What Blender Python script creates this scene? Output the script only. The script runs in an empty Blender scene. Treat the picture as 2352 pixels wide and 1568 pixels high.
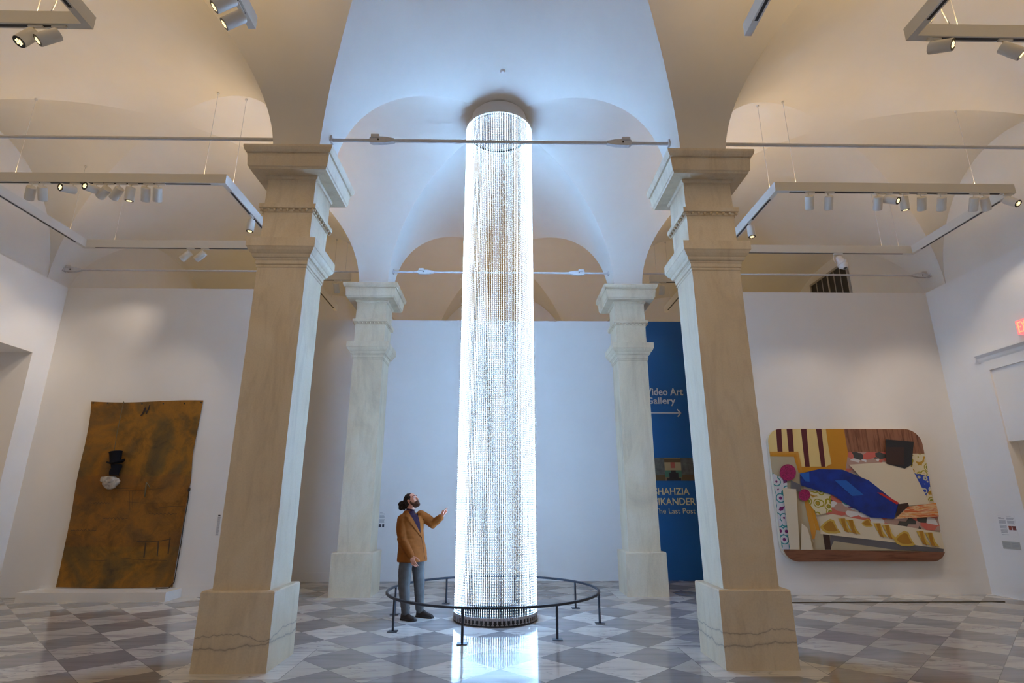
import bpy, bmesh, math, random
from mathutils import Vector, Matrix
random.seed(7)
PI = math.pi
SC = bpy.context.scene
COL = SC.collection

# ------------------------------------------------------------------ camera
FPX, PITCH, YAW, ROLL, CAMH = 1277.3, 0.281527, 0.017904, 0.000413, 1.62
cam_d = bpy.data.cameras.new('camera'); cam = bpy.data.objects.new('camera', cam_d); COL.objects.link(cam)
cam_d.sensor_width = 36.0; cam_d.lens = FPX / 2352 * 36.0; cam_d.clip_start = 0.05; cam_d.clip_end = 200
cam.rotation_mode = 'XYZ'
cam.matrix_world = (Matrix.Translation((0, 0, CAMH)) @ Matrix.Rotation(-YAW, 4, 'Z')
                    @ Matrix.Rotation(PI / 2 + PITCH, 4, 'X') @ Matrix.Rotation(-ROLL, 4, 'Z'))
SC.camera = cam

# ------------------------------------------------------------------ world, exposure
w = bpy.data.worlds.new('world'); SC.world = w; w.use_nodes = True
w.node_tree.nodes['Background'].inputs[0].default_value = (0.8, 0.85, 1, 1)
w.node_tree.nodes['Background'].inputs[1].default_value = 0.0
SC.view_settings.view_transform = 'Standard'; SC.view_settings.look = 'None'
SC.view_settings.exposure = 0.0; SC.view_settings.gamma = 1.0; SC.view_settings.use_curve_mapping = False
try:
    SC.cycles.max_bounces = 8; SC.cycles.diffuse_bounces = 6; SC.cycles.glossy_bounces = 4
    SC.cycles.sample_clamp_indirect = 6.0; SC.cycles.caustics_reflective = False
except Exception: pass
# light levels
LED_STRENGTH = 112.0;  LED_COL = (0.33, 0.605, 1.0)
SPOT_W = 50.0; SPOT_COL = (1.0, 0.82, 0.62);        WARM = (1.0, 0.66, 0.27)
UP_W = 11.5
FRONT_UP_W = 19.0
BACK_UP_W = 34.0

# ------------------------------------------------------------------ pixel -> point
def ray(u, v):
    a = (u - 1176) / FPX; b = (784 - v) / FPX
    c, s = math.cos(ROLL), math.sin(ROLL); a, b = c * a + s * b, -s * a + c * b
    c, s = math.cos(PITCH), math.sin(PITCH)
    X = (a, c - b * s, s + b * c)
    cy, sy = math.cos(YAW), math.sin(YAW)
    return Vector((cy * X[0] + sy * X[1], -sy * X[0] + cy * X[1], X[2]))
O = Vector((0, 0, CAMH))
def atX(u, v, x): r = ray(u, v); return O + r * (x / r.x)
def atY(u, v, y): r = ray(u, v); return O + r * (y / r.y)
def atZ(u, v, z): r = ray(u, v); return O + r * ((z - CAMH) / r.z)

# ------------------------------------------------------------------ measured layout
A, CX, Y1, Y2 = 2.662, -0.031, 6.596, 11.131          # column half spacing, centre line, two rows
PED, PEDH, SH, ZS = 0.375, 0.748, 0.296, 5.928         # pedestal, shaft half widths, springing
YSW, ZSW, XL, XR, YMW, ZMW = 10.889, 5.879, -8.972, 8.969, 12.866, 5.865
XW = 9.40
YC = (Y1 + Y2) / 2
YF0 = Y1 - SH - 7.56; YB1 = Y2 + SH + 6.5

# ------------------------------------------------------------------ materials
def new_mat(name):
    m = bpy.data.materials.new(name); m.use_nodes = True
    nt = m.node_tree; return m, nt, nt.nodes['Principled BSDF']
class NT:
    """small helper to write node expressions"""
    def __init__(s, nt): s.nt = nt
    def n(s, t, **kw):
        x = s.nt.nodes.new(t)
        for k, v in kw.items(): setattr(x, k, v)
        return x
    def lk(s, a, b): s.nt.links.new(a, b)
    def m(s, op, a, b=None, c=None):
        x = s.n('ShaderNodeMath', operation=op)
        for i, v in enumerate((a, b, c)):
            if v is None: continue
            if isinstance(v, (int, float)): x.inputs[i].default_value = v
            else: s.lk(v, x.inputs[i])
        return x.outputs[0]
    def pos(s):
        g = s.n('ShaderNodeNewGeometry'); return g.outputs['Position']
    def obj(s):
        g = s.n('ShaderNodeTexCoord'); return g.outputs['Object']
    def sep(s, v):
        x = s.n('ShaderNodeSeparateXYZ'); s.lk(v, x.inputs[0]); return x.outputs
    def comb(s, a, b, c):
        x = s.n('ShaderNodeCombineXYZ')
        for i, v in enumerate((a, b, c)):
            if isinstance(v, (int, float)): x.inputs[i].default_value = v
            else: s.lk(v, x.inputs[i])
        return x.outputs[0]
    def noise(s, vec, scale, detail=4, rough=.55, dist=0.0):
        x = s.n('ShaderNodeTexNoise'); s.lk(vec, x.inputs['Vector'])
        x.inputs['Scale'].default_value = scale; x.inputs['Detail'].default_value = detail
        x.inputs['Roughness'].default_value = rough; x.inputs['Distortion'].default_value = dist
        return x.outputs['Fac']
    def map(s, vec, loc=(0, 0, 0), rot=(0, 0, 0), sc=(1, 1, 1)):
        x = s.n('ShaderNodeMapping'); s.lk(vec, x.inputs[0])
        x.inputs[1].default_value = loc; x.inputs[2].default_value = rot; x.inputs[3].default_value = sc
        return x.outputs[0]
    def ramp(s, fac, stops):
        x = s.n('ShaderNodeValToRGB'); s.lk(fac, x.inputs[0]); e = x.color_ramp.elements
        while len(e) < len(stops): e.new(0.5)
        for i, (p, c) in enumerate(stops):
            e[i].position = p; e[i].color = (c[0], c[1], c[2], 1) if not isinstance(c, (int, float)) else (c, c, c, 1)
        return x.outputs[0]
    def mix(s, fac, a, b, mode='MIX'):
        x = s.n('ShaderNodeMix', data_type='RGBA', blend_type=mode)
        for i, v in ((0, fac), (6, a), (7, b)):
            if isinstance(v, (int, float)): x.inputs[i].default_value = v
            elif isinstance(v, (tuple, list)): x.inputs[i].default_value = (v[0], v[1], v[2], 1)
            else: s.lk(v, x.inputs[i])
        return x.outputs[2]
    def vmul(s, a, k):
        x = s.n('ShaderNodeVectorMath', operation='SCALE'); s.lk(a, x.inputs[0])
        if isinstance(k, (int, float)): x.inputs[3].default_value = k
        else: s.lk(k, x.inputs[3])
        return x.outputs[0]
    def bump(s, h, strength, dist, bsdf):
        x = s.n('ShaderNodeBump'); s.lk(h, x.inputs['Height']); x.inputs['Strength'].default_value = strength
        x.inputs['Distance'].default_value = dist; s.lk(x.outputs[0], bsdf.inputs['Normal'])
def plain(name, c, rough=.5, metal=0.0, var=0.0, scale=6, bump=0.0, coat=0.0):
    m, nt, b = new_mat(name); b.inputs['Roughness'].default_value = rough; b.inputs['Metallic'].default_value = metal
    b.inputs['Base Color'].default_value = (*c, 1)
    if coat: b.inputs['Coat Weight'].default_value = coat
    if var or bump:
        k = NT(nt); f = k.noise(k.obj(), scale, 5)
        if var:
            lo = tuple(x * (1 - var) for x in c); hi = tuple(min(1, x * (1 + var)) for x in c)
            k.lk(k.ramp(f, [(.3, lo), (.7, hi)]), b.inputs['Base Color'])
        if bump: k.bump(f, bump, .01, b)
    return m
def emit(name, c, s):
    m, nt, b = new_mat(name); b.inputs['Base Color'].default_value = (*c, 1)
    b.inputs['Emission Color'].default_value = (*c, 1); b.inputs['Emission Strength'].default_value = s; return m

def marble_column():
    m, nt, b = new_mat('cream_marble'); k = NT(nt); p = k.pos()
    oi = k.n('ShaderNodeObjectInfo')
    z = k.sep(p)
    v1 = k.noise(k.map(p, rot=(.5, .25, .3), sc=(1.0, 1.0, .45)), 1.3, 6, .6, 1.2)
    base = k.ramp(v1, [(.25, (.60, .50, .37)), (.45, (.72, .605, .44)), (.65, (.755, .66, .515)), (.85, (.68, .59, .46))])
    v2 = k.noise(k.map(p, rot=(.2, .9, .4), sc=(3.5, 3.5, .6)), 1.6, 7, .65, .8)
    st = k.ramp(v2, [(.36, (.84, .82, .80)), (.50, (1, 1, 1))])
    base = k.mix(.6, base, st, 'MULTIPLY')
    # two long dark seams running round the near pedestals
    seams = None
    for zc, sd, wd in ((.345, 0.0, .0022), (.235, 5.3, .0038)):
        n = k.noise(k.comb(k.m('ADD', z[0], sd), z[1], sd), 1.5, 5, .62, .2)
        d = k.m('ABSOLUTE', k.m('SUBTRACT', z[2], k.m('ADD', zc, k.m('MULTIPLY', k.m('SUBTRACT', n, .5), .30))))
        wob = k.m('ADD', .3, k.m('MULTIPLY', k.noise(p, 9, 3, .6), 1.6))
        d = k.m('DIVIDE', d, wob)
        f = k.ramp(d, [(0, (.50, .49, .50)), (wd, (.70, .69, .70)), (wd * 3, (.92, .92, .93)), (wd * 9, (1, 1, 1))])
        seams = f if seams is None else k.mix(1.0, seams, f, 'MULTIPLY')
    low = k.m('MULTIPLY', k.m('LESS_THAN', z[2], .735), k.m('LESS_THAN', z[1], 8.5))
    base = k.mix(low, base, k.mix(1.0, base, seams, 'MULTIPLY'))
    v4 = k.noise(p, 60, 3, .6)
    base = k.mix(.25, base, k.ramp(v4, [(.3, (.75, .75, .75)), (.6, (1.05, 1.05, 1.05))]), 'MULTIPLY')
    k.lk(base, b.inputs['Base Color']); b.inputs['Roughness'].default_value = .42
    k.bump(v4, .10, .004, b)
    return m

def floor_mat():
    m, nt, b = new_mat('checker_marble_floor'); k = NT(nt); p = k.pos(); X, Y, Z = k.sep(p)
    T = 0.8625                                    # tile diagonal along x and y
    u = k.m('DIVIDE', k.m('SUBTRACT', k.m('ADD', X, Y), 1.998), T)
    v = k.m('DIVIDE', k.m('ADD', k.m('SUBTRACT', X, Y), 1.1556), T)
    iu, iv = k.m('FLOOR', u), k.m('FLOOR', v)
    par = k.m('MODULO', k.m('ABSOLUTE', k.m('ADD', k.m('ADD', iu, iv), 200)), 2)      # 0 grey, 1 white
    # white borders around the four columns
    ax = k.m('ABSOLUTE', k.m('SUBTRACT', k.m('ABSOLUTE', k.m('SUBTRACT', X, CX)), A))
    ay = k.m('MINIMUM', k.m('ABSOLUTE', k.m('SUBTRACT', Y, Y1)), k.m('ABSOLUTE', k.m('SUBTRACT', Y, Y2)))
    mx = k.m('MAXIMUM', ax, ay); bord = k.m('LESS_THAN', mx, .575)
    par = k.m('MAXIMUM', par, bord)
    wn = k.n('ShaderNodeTexWhiteNoise', noise_dimensions='2D')
    k.lk(k.comb(k.m('MULTIPLY', iu, k.m('SUBTRACT', 1, bord)), k.m('MULTIPLY', iv, k.m('SUBTRACT', 1, bord)), 0), wn.inputs['Vector'])
    rnd = wn.outputs['Value']
    off = k.m('MULTIPLY', rnd, 37.0)
    pv = k.comb(k.m('ADD', X, off), k.m('ADD', Y, k.m('MULTIPLY', off, 1.7)), off)
    # streaks drawn out along x
    s1 = k.noise(k.map(pv, rot=(0, 0, .16), sc=(.8, 6.0, 1)), 1.2, 4, .6, .45)
    s2 = k.noise(k.map(pv, rot=(0, 0, .10), sc=(1.0, 4.5, 1)), 1.5, 4, .5, 1.2)
    white = k.ramp(s1, [(.28, (.33, .325, .335)), (.40, (.55, .54, .53)), (.48, (.66, .645, .62)), (.68, (.70, .685, .655))])
    thin = k.ramp(k.m('ABSOLUTE', k.m('SUBTRACT', s2, .5)), [(0, (.45, .45, .49)), (.012, (.85, .85, .86)), (.03, (1, 1, 1))])
    thinmask = k.ramp(k.noise(k.vmul(pv, 1.0), 1.8, 2), [(.42, 0.0), (.55, 1.0)])
    white = k.mix(thinmask, white, k.mix(1.0, white, thin, 'MULTIPLY'))
    grey = k.ramp(s1, [(.30, (.26, .26, .275)), (.5, (.335, .33, .345)), (.7, (.385, .38, .39))])
    tone = k.m('ADD', .80, k.m('MULTIPLY', rnd, .32))
    col = k.mix(par, grey, white)
    tn = k.n('ShaderNodeCombineColor'); [k.lk(tone, tn.inputs[i]) for i in range(3)]
    col = k.mix(1.0, col, tn.outputs[0], 'MULTIPLY')
    # joints
    def edge(a): f = k.m('FRACT', a); return k.m('MINIMUM', f, k.m('SUBTRACT', 1, f))
    e = k.m('MINIMUM', edge(u), edge(v)); e = k.m('MAXIMUM', e, bord)
    e2 = k.m('ABSOLUTE', k.m('SUBTRACT', mx, .575))
    e = k.m('MINIMUM', e, k.m('MULTIPLY', e2, 1.2))
    j = k.m('LESS_THAN', e, .0055)
    col = k.mix(k.m('MULTIPLY', j, .55), col, (.12, .12, .13))
    k.lk(col, b.inputs['Base Color'])
    rg = k.m('ADD', .07, k.m('MULTIPLY', k.noise(p, 2.0, 4), .08))
    k.lk(rg, b.inputs['Roughness'])
    k.bump(k.noise(p, 3.5, 3), .03, .004, b)
    return m

M = {}
M['plaster'] = plain('vault_plaster', (.80, .785, .755), .85, var=.02, scale=1.5)
M['wall'] = plain('white_wall_paint', (.80, .79, .78), .75, var=.012, scale=2)
M['backvault'] = M['plaster']
M['blue'] = plain('blue_wall_paint', (.0, .095, .30), .55, var=.04, scale=1.3)
M['marble'] = marble_column()
M['floor'] = floor_mat()
M['track'] = plain('white_track_enamel', (.74, .73, .70), .45)
M['slot'] = plain('dark_track_slot', (.025, .025, .03), .5)
M['spot'] = plain('white_spot_enamel', (.78, .77, .74), .35)
M['rim'] = plain('black_reflector_ring', (.015, .013, .012), .3)
M['lens'] = emit('spot_lens_glow', (1.0, .74, .34), 2.4)
M['rod'] = plain('white_painted_iron', (.66, .67, .70), .5, var=.05, scale=20)
M['iron'] = plain('black_painted_steel', (.016, .022, .038), .42, var=.2, scale=30)
M['white'] = plain('white_enamel', (.8, .8, .82), .4)
M['black'] = plain('black_plastic', (.012, .012, .014), .45)
M['plinth'] = plain('white_plinth_paint', (.78, .77, .755), .6)

# ------------------------------------------------------------------ objects
def finish(bm, name, mat, parent=None, smooth=False, sharp=None, mats=None):
    me = bpy.data.meshes.new(name); bm.normal_update(); bm.to_mesh(me); bm.free()
    for mm in (mats or [mat]): me.materials.append(mm)
    o = bpy.data.objects.new(name, me); COL.objects.link(o)
    if parent is not None:
        o.parent = parent
        o.matrix_parent_inverse = Matrix.Identity(4)
        # geometry is authored in world space: shift it into the parent's frame
        me.transform(world(parent).inverted())
    if smooth:
        me.polygons.foreach_set('use_smooth', [True] * len(me.polygons))
        if sharp is not None: me.set_sharp_from_angle(angle=math.radians(sharp))
    me.update(); return o
def world(o):
    m = Matrix.LocRotScale(o.location, o.rotation_euler, o.scale) if o.rotation_mode != 'QUATERNION' else o.matrix_basis.copy()
    return (world(o.parent) @ m) if o.parent else m
def thing(name, label, cat, loc=(0, 0, 0), rotz=0, group=None):
    o = bpy.data.objects.new(name, None); COL.objects.link(o); o.location = loc; o.rotation_euler = (0, 0, rotz)
    o.empty_display_size = .1
    return tag(o, label, cat, group)
def tag(o, label=None, cat=None, group=None, kind=None):
    if label: o['label'] = label
    if cat: o['category'] = cat
    if group: o['group'] = group
    if kind: o['kind'] = kind
    return o
def struct(o): o['kind'] = 'structure'; return o
def box(bm, a, b, mi=0):
    x0, y0, z0 = (min(a[i], b[i]) for i in range(3)); x1, y1, z1 = (max(a[i], b[i]) for i in range(3))
    v = [bm.verts.new(p) for p in ((x0, y0, z0), (x1, y0, z0), (x1, y1, z0), (x0, y1, z0), (x0, y0, z1), (x1, y0, z1), (x1, y1, z1), (x0, y1, z1))]
    for f in ((3, 2, 1, 0), (4, 5, 6, 7), (0, 1, 5, 4), (1, 2, 6, 5), (2, 3, 7, 6), (3, 0, 4, 7)):
        bm.faces.new([v[i] for i in f]).material_index = mi
def obox(bm, c, ex, ey, ez, mi=0):
    """oriented box: centre and three half-extent vectors"""
    c, ex, ey, ez = Vector(c), Vector(ex), Vector(ey), Vector(ez)
    v = [bm.verts.new(c + ex * sx + ey * sy + ez * sz) for sx, sy, sz in ((-1, -1, -1), (1, -1, -1), (1, 1, -1), (-1, 1, -1), (-1, -1, 1), (1, -1, 1), (1, 1, 1), (-1, 1, 1))]
    for f in ((3, 2, 1, 0), (4, 5, 6, 7), (0, 1, 5, 4), (1, 2, 6, 5), (2, 3, 7, 6), (3, 0, 4, 7)):
        bm.faces.new([v[i] for i in f]).material_index = mi
def frame(d):
    d = Vector(d).normalized(); h = Vector((0, 0, 1)) if abs(d.z) < .9 else Vector((1, 0, 0))
    a = d.cross(h).normalized(); return a, d.cross(a).normalized()
def tube(bm, pts, r, seg=12, mi=0, caps=True):
    """tube through points; r a number or one per point"""
    pts = [Vector(p) for p in pts]; n = len(pts); rr = r if isinstance(r, (list, tuple)) else [r] * n
    rings = []; a = None
    for i, p in enumerate(pts):
        t = (pts[min(i + 1, n - 1)] - pts[max(i - 1, 0)]).normalized()
        if a is None: a, b = frame(t)
        else:
            a = (a - t * a.dot(t)).normalized(); b = t.cross(a).normalized()
        b = t.cross(a).normalized()
        rings.append([bm.verts.new(p + a * (rr[i] * math.cos(q)) + b * (rr[i] * math.sin(q))) for q in (2 * PI * k / seg for k in range(seg))])
    for i in range(n - 1):
        for k in range(seg):
            bm.faces.new((rings[i][k], rings[i][(k + 1) % seg], rings[i + 1][(k + 1) % seg], rings[i + 1][k])).material_index = mi
    if caps:
        bm.faces.new(rings[0][::-1]).material_index = mi; bm.faces.new(rings[-1]).material_index = mi
def lathe(bm, prof, c, d, seg=24, mi=0, mis=None):
    """revolve (radius, distance) profile about axis through c along d"""
    c = Vector(c); d = Vector(d).normalized(); a, b = frame(d); rings = []
    for r, h in prof:
        r = max(r, 1e-4)
        rings.append([bm.verts.new(c + d * h + a * (r * math.cos(q)) + b * (r * math.sin(q))) for q in (2 * PI * k / seg for k in range(seg))])
    for i in range(len(prof) - 1):
        for k in range(seg):
            f = bm.faces.new((rings[i][k], rings[i][(k + 1) % seg], rings[i + 1][(k + 1) % seg], rings[i + 1][k]))
            f.material_index = mis[i] if mis else mi
    bm.faces.new(rings[0][::-1]).material_index = mis[0] if mis else mi
    bm.faces.new(rings[-1]).material_index = mis[-1] if mis else mi
def square_loft(bm, prof, cx, cy):
    rings = []
    for h, z in prof:
        rings.append([bm.verts.new((cx + sx * h, cy + sy * h, z)) for sx, sy in ((-1, -1), (1, -1), (1, 1), (-1, 1))])
    for i in range(len(prof) - 1):
        for k in range(4): bm.faces.new((rings[i][k], rings[i][(k + 1) % 4], rings[i + 1][(k + 1) % 4], rings[i + 1][k]))
    bm.faces.new(rings[0][::-1]); bm.faces.new(rings[-1])
def ball(bm, c, r, sub=2, sc=(1, 1, 1), rot=None, mi=0):
    mt = Matrix.Translation(c) @ (rot.to_4x4() if rot else Matrix.Identity(4)) @ Matrix.Diagonal((*[r * s for s in sc], 1))
    r_ = bmesh.ops.create_icosphere(bm, subdivisions=sub, radius=1, matrix=mt)
    for v in r_['verts']:
        for f in v.link_faces: f.material_index = mi
def dup(root, loc=None, rotz=None, label=None, group=None):
    r = root.copy(); COL.objects.link(r)
    if loc is not None: r.location = loc
    if rotz is not None: r.rotation_euler = (0, 0, rotz)
    if label: r['label'] = label
    if group: r['group'] = group
    for ch in list(root.children):
        c = ch.copy(); COL.objects.link(c); c.parent = r
        for g in ch.children:
            q = g.copy(); COL.objects.link(q); q.parent = c
    return r

# ================================================================== SETTING
# floor
bm = bmesh.new(); box(bm, (-11.6, YF0 - .3, -.12), (11.6, YB1 + .3, 0)); struct(finish(bm, 'floor', M['floor']))

# vaulted ceiling: one groin-vaulted sheet over all bays
NQ = 36
def RX(x):
    ax = abs(x - CX); xo = A + SH; mid = (xo + XW) / 2
    if ax <= xo: return 2.62
    if ax <= mid: return 2.62 + (2.50 - 2.62) * (ax - xo) / (mid - xo)
    return 2.50 + (2.37 - 2.50) * (ax - mid) / (XW - mid)
def axis(spans):
    """spans: (lo, hi, arched) -> list of (coordinate, theta)"""
    out = []
    for lo, hi, arched in spans:
        if arched:
            c, h = (lo + hi) / 2, (hi - lo) / 2
            for i in range(2 * NQ + 1):
                th = PI / 2 * (i / NQ) if i <= NQ else PI / 2 * (2 - i / NQ)
                x = c - h * math.cos(th) if i <= NQ else c + h * math.cos(th)
                if not (out and abs(out[-1][0] - x) < 1e-6): out.append((x, th))
        else:
            if not (out and abs(out[-1][0] - lo) < 1e-6): out.append((lo, 0.0))
            out.append((hi, 0.0))
    return out
xs = axis([(-XW, CX - A - SH, 1), (CX - A - SH, CX - A + SH, 0), (CX - A + SH, CX + A - SH, 1), (CX + A - SH, CX + A + SH, 0), (CX + A + SH, XW, 1)])
ys = axis([(YF0, Y1 - SH, 1), (Y1 - SH, Y1 + SH, 0), (Y1 + SH, Y2 - SH, 1), (Y2 - SH, Y2 + SH, 0), (Y2 + SH, YB1, 1)])
bm = bmesh.new()
g = [[bm.verts.new((x, y, ZS + RX(x) * math.sin(max(tx, ty)))) for y, ty in ys] for x, tx in xs]
for i in range(len(xs) - 1):
    for j in range(len(ys) - 1):
        t = [xs[i][1], xs[i + 1][1], ys[j][1], ys[j + 1][1]]
        if max(t) < 1e-6: continue
        a, b, c, d = g[i][j], g[i + 1][j], g[i + 1][j + 1], g[i][j + 1]
        if abs(t[0] - t[2]) < 1e-5 and abs(t[1] - t[3]) < 1e-5: fs = ((a, c, b), (a, d, c))
        elif abs(t[1] - t[2]) < 1e-5 and abs(t[0] - t[3]) < 1e-5: fs = ((a, d, b), (b, d, c))
        else: fs = ((a, d, c, b),)
        for f in fs: bm.faces.new(f)
struct(finish(bm, 'ceiling', M['plaster'], smooth=True, sharp=8))

def wall_with_hole(name, mat, x0, x1, y0, y1, z1, hole=None):
    """wall running in depth; hole = (ya, yb, ztop)"""
    bm = bmesh.new()
    if hole:
        ya, yb, zt = hole
        box(bm, (x0, y0, 0), (x1, ya, z1)); box(bm, (x0, yb, 0), (x1, y1, z1)); box(bm, (x0, ya, zt), (x1, yb, z1))
    else: box(bm, (x0, y0, 0), (x1, y1, z1))
    return struct(finish(bm, name, mat))
LH = (7.6, 10.42, 4.375); RH = (8.15, 9.79, 2.65)
wall_with_hole('wall_left', M['wall'], XL - .16, XL, YF0, YSW + .16, ZSW, LH)
wall_with_hole('wall_right', M['wall'], XR, XR + .16, YF0, YSW + .16, ZSW, RH)
wall_with_hole('wall_left_outer', M['plaster'], -XW - .2, -XW, YF0, YB1, 8.4, (LH[0] - .12, LH[1] + .12, LH[2] + .12))
wall_with_hole('wall_right_outer', M['plaster'], XW, XW + .2, YF0, YB1, 8.4, (RH[0] - .12, RH[1] + .12, RH[2] + .12))
# the passages behind both openings
def passage(name, s, hole, depth):
    ya, yb, zt = hole; x0 = s * 9.132; x1 = s * (9.132 + depth); bm = bmesh.new()
    box(bm, (x0, ya - .12, 0), (x1, ya, zt)); box(bm, (x0, yb, 0), (x1, yb + .12, zt))
    box(bm, (x0, ya - .12, zt), (x1, yb + .12, zt + .12)); box(bm, (x1, ya - .12, 0), (x1 + s * .1, yb + .12, zt + .12))
    struct(finish(bm, name, M['wall']))
passage('wall_left_passage', -1, LH, 1.9); passage('wall_right_passage', 1, RH, 1.5)
bm = bmesh.new(); box(bm, (XL, YSW, 0), (-4.75, YSW + .16, ZSW)); struct(finish(bm, 'wall_back_left', M['wall']))
bm = bmesh.new(); box(bm, (4.75, YSW, 0), (XR, YSW + .16, ZSW)); struct(finish(bm, 'wall_back_right', M['wall']))
bm = bmesh.new(); box(bm, (-5.6, YMW, 0), (3.2, YMW + .16, ZMW)); struct(finish(bm, 'wall_back_center', M['wall']))
bm = bmesh.new(); box(bm, (3.2, YMW, 0), (5.6, YMW + .16, ZMW)); struct(finish(bm, 'wall_back_blue', M['blue']))
bm = bmesh.new(); box(bm, (-XW, YB1, 0), (XW, YB1 + .2, 8.6)); struct(finish(bm, 'wall_far', M['plaster']))
bm = bmesh.new(); box(bm, (-XW, YF0 - .2, 0), (XW, YF0, 8.6)); struct(finish(bm, 'wall_front', M['plaster']))
# low flush skirting
for nm, a, b in (('baseboard_back_left', (XL, YSW - .004, 0), (-4.75, YSW, .20)), ('baseboard_back_right', (4.75, YSW - .004, 0), (XR, YSW, .20)),
                 ('baseboard_center', (-5.6, YMW - .004, 0), (3.2, YMW, .19)), ('baseboard_blue', (3.2, YMW - .004, 0), (5.6, YMW, .19)),
                 ('baseboard_left', (XL, 10.42, 0), (XL + .004, YSW - .004, .20)), ('baseboard_right', (XR - .004, 9.96, 0), (XR, YSW - .004, .20))):
    bm = bmesh.new(); box(bm, a, b); struct(finish(bm, nm, M['blue'] if 'blue' in nm else M['wall']))
# painted doorcase on the right wall
bm = bmesh.new()
box(bm, (XR - .03, 9.79, 0), (XR, 9.90, 4.12)); box(bm, (XR - .015, 9.90, 0), (XR, 9.96, 4.12))
box(bm, (XR - .03, 7.98, 0), (XR, 8.15, 4.12)); box(bm, (XR - .03, 8.15, 3.95), (XR, 9.79, 4.12))
prof = [(.03, 4.12), (.045, 4.15), (.05, 4.20), (.085, 4.235), (.10, 4.245), (.10, 4.28), (0, 4.29)]
for (d0, z0), (d1, z1) in zip(prof[:-1], prof[1:]):
    v = [bm.verts.new((XR - d, y, z)) for d, y, z in ((d0, 7.9, z0), (d0, 9.98, z0), (d1, 9.98, z1), (d1, 7.9, z1))]; bm.faces.new(v)
for y in (7.9, 9.98):
    vs = [bm.verts.new((XR - d, y, z)) for d, z in prof] + [bm.verts.new((XR, y, 4.12))]; bm.faces.new(vs)
struct(finish(bm, 'trim_1', M['wall']))

# ================================================================== COLUMNS
COLPROF = [(.296, .748), (.296, 4.365), (.306, 4.372), (.306, 4.392), (.299, 4.396), (.299, 4.402), (.314, 4.408), (.314, 4.452)]
LCAP = [(.314, 4.452), (.322, 4.462), (.322, 4.478), (.345, 4.486), (.357, 4.512), (.357, 4.522), (.372, 4.535), (.392, 4.562), (.405, 4.590),
        (.409, 4.598), (.415, 4.602), (.415, 4.715), (.303, 4.717)]
NECK = [(.303, 4.717), (.300, 4.90), (.303, 5.108), (.318, 5.112), (.318, 5.15), (.350, 5.153), (.353, 5.20), (.353, 5.208), (.305, 5.212), (.301, 5.40), (.301, 5.575)]
UCAP = [(.301, 5.575), (.318, 5.58), (.330, 5.60), (.330, 5.622), (.472, 5.622), (.480, 5.645), (.490, 5.652), (.494, 5.66), (.505, 5.79), (.51, 5.815),
        (.503, 5.82), (.503, 5.832), (.526, 5.836), (.54, 5.86), (.551, 5.895), (.551, 5.926)]
PEDP = [(.375, 0), (.375, .735), (.365, .748)]
def make_column(label):
    t = thing('marble_column', label, 'column', (0, 0, 0), 0, 'square marble columns carrying the vaults')
    bm = bmesh.new(); square_loft(bm, PEDP, 0, 0); o = finish(bm, 'pedestal', M['marble'], t)
    bm = bmesh.new(); square_loft(bm, COLPROF, 0, 0); finish(bm, 'shaft', M['marble'], t)
    bm = bmesh.new(); square_loft(bm, LCAP, 0, 0); finish(bm, 'shaft_molding', M['marble'], t)
    bm = bmesh.new(); square_loft(bm, NECK, 0, 0); nk = finish(bm, 'neck', M['marble'], t)
    bm = bmesh.new(); square_loft(bm, UCAP, 0, 0); finish(bm, 'capital', M['marble'], t)
    bm = bmesh.new()
    for s in range(4):
        R = Matrix.Rotation(s * PI / 2, 3, 'Z')
        for i in range(9):
            x = -.315 + .63 * i / 8
            ball(bm, R @ Vector((x, -.332, 5.132)), .021, 1, (1, .9, 1))
    finish(bm, 'bead_row', M['marble'], nk, smooth=True)
    return t
c0 = make_column('near left marble column, tan front face, thick shaft left of the light column')
c0.location = (CX - A, Y1, 0)
dup(c0, (CX + A, Y1, 0), label='near right marble column, grey vein across its pedestal, beside the large painting')
dup(c0, (CX - A, Y2, 0), label='far left marble column, greyish white, behind the man in the brown jacket')
dup(c0, (CX + A, Y2, 0), label='far right marble column, greyish white, in front of the blue wall')

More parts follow.
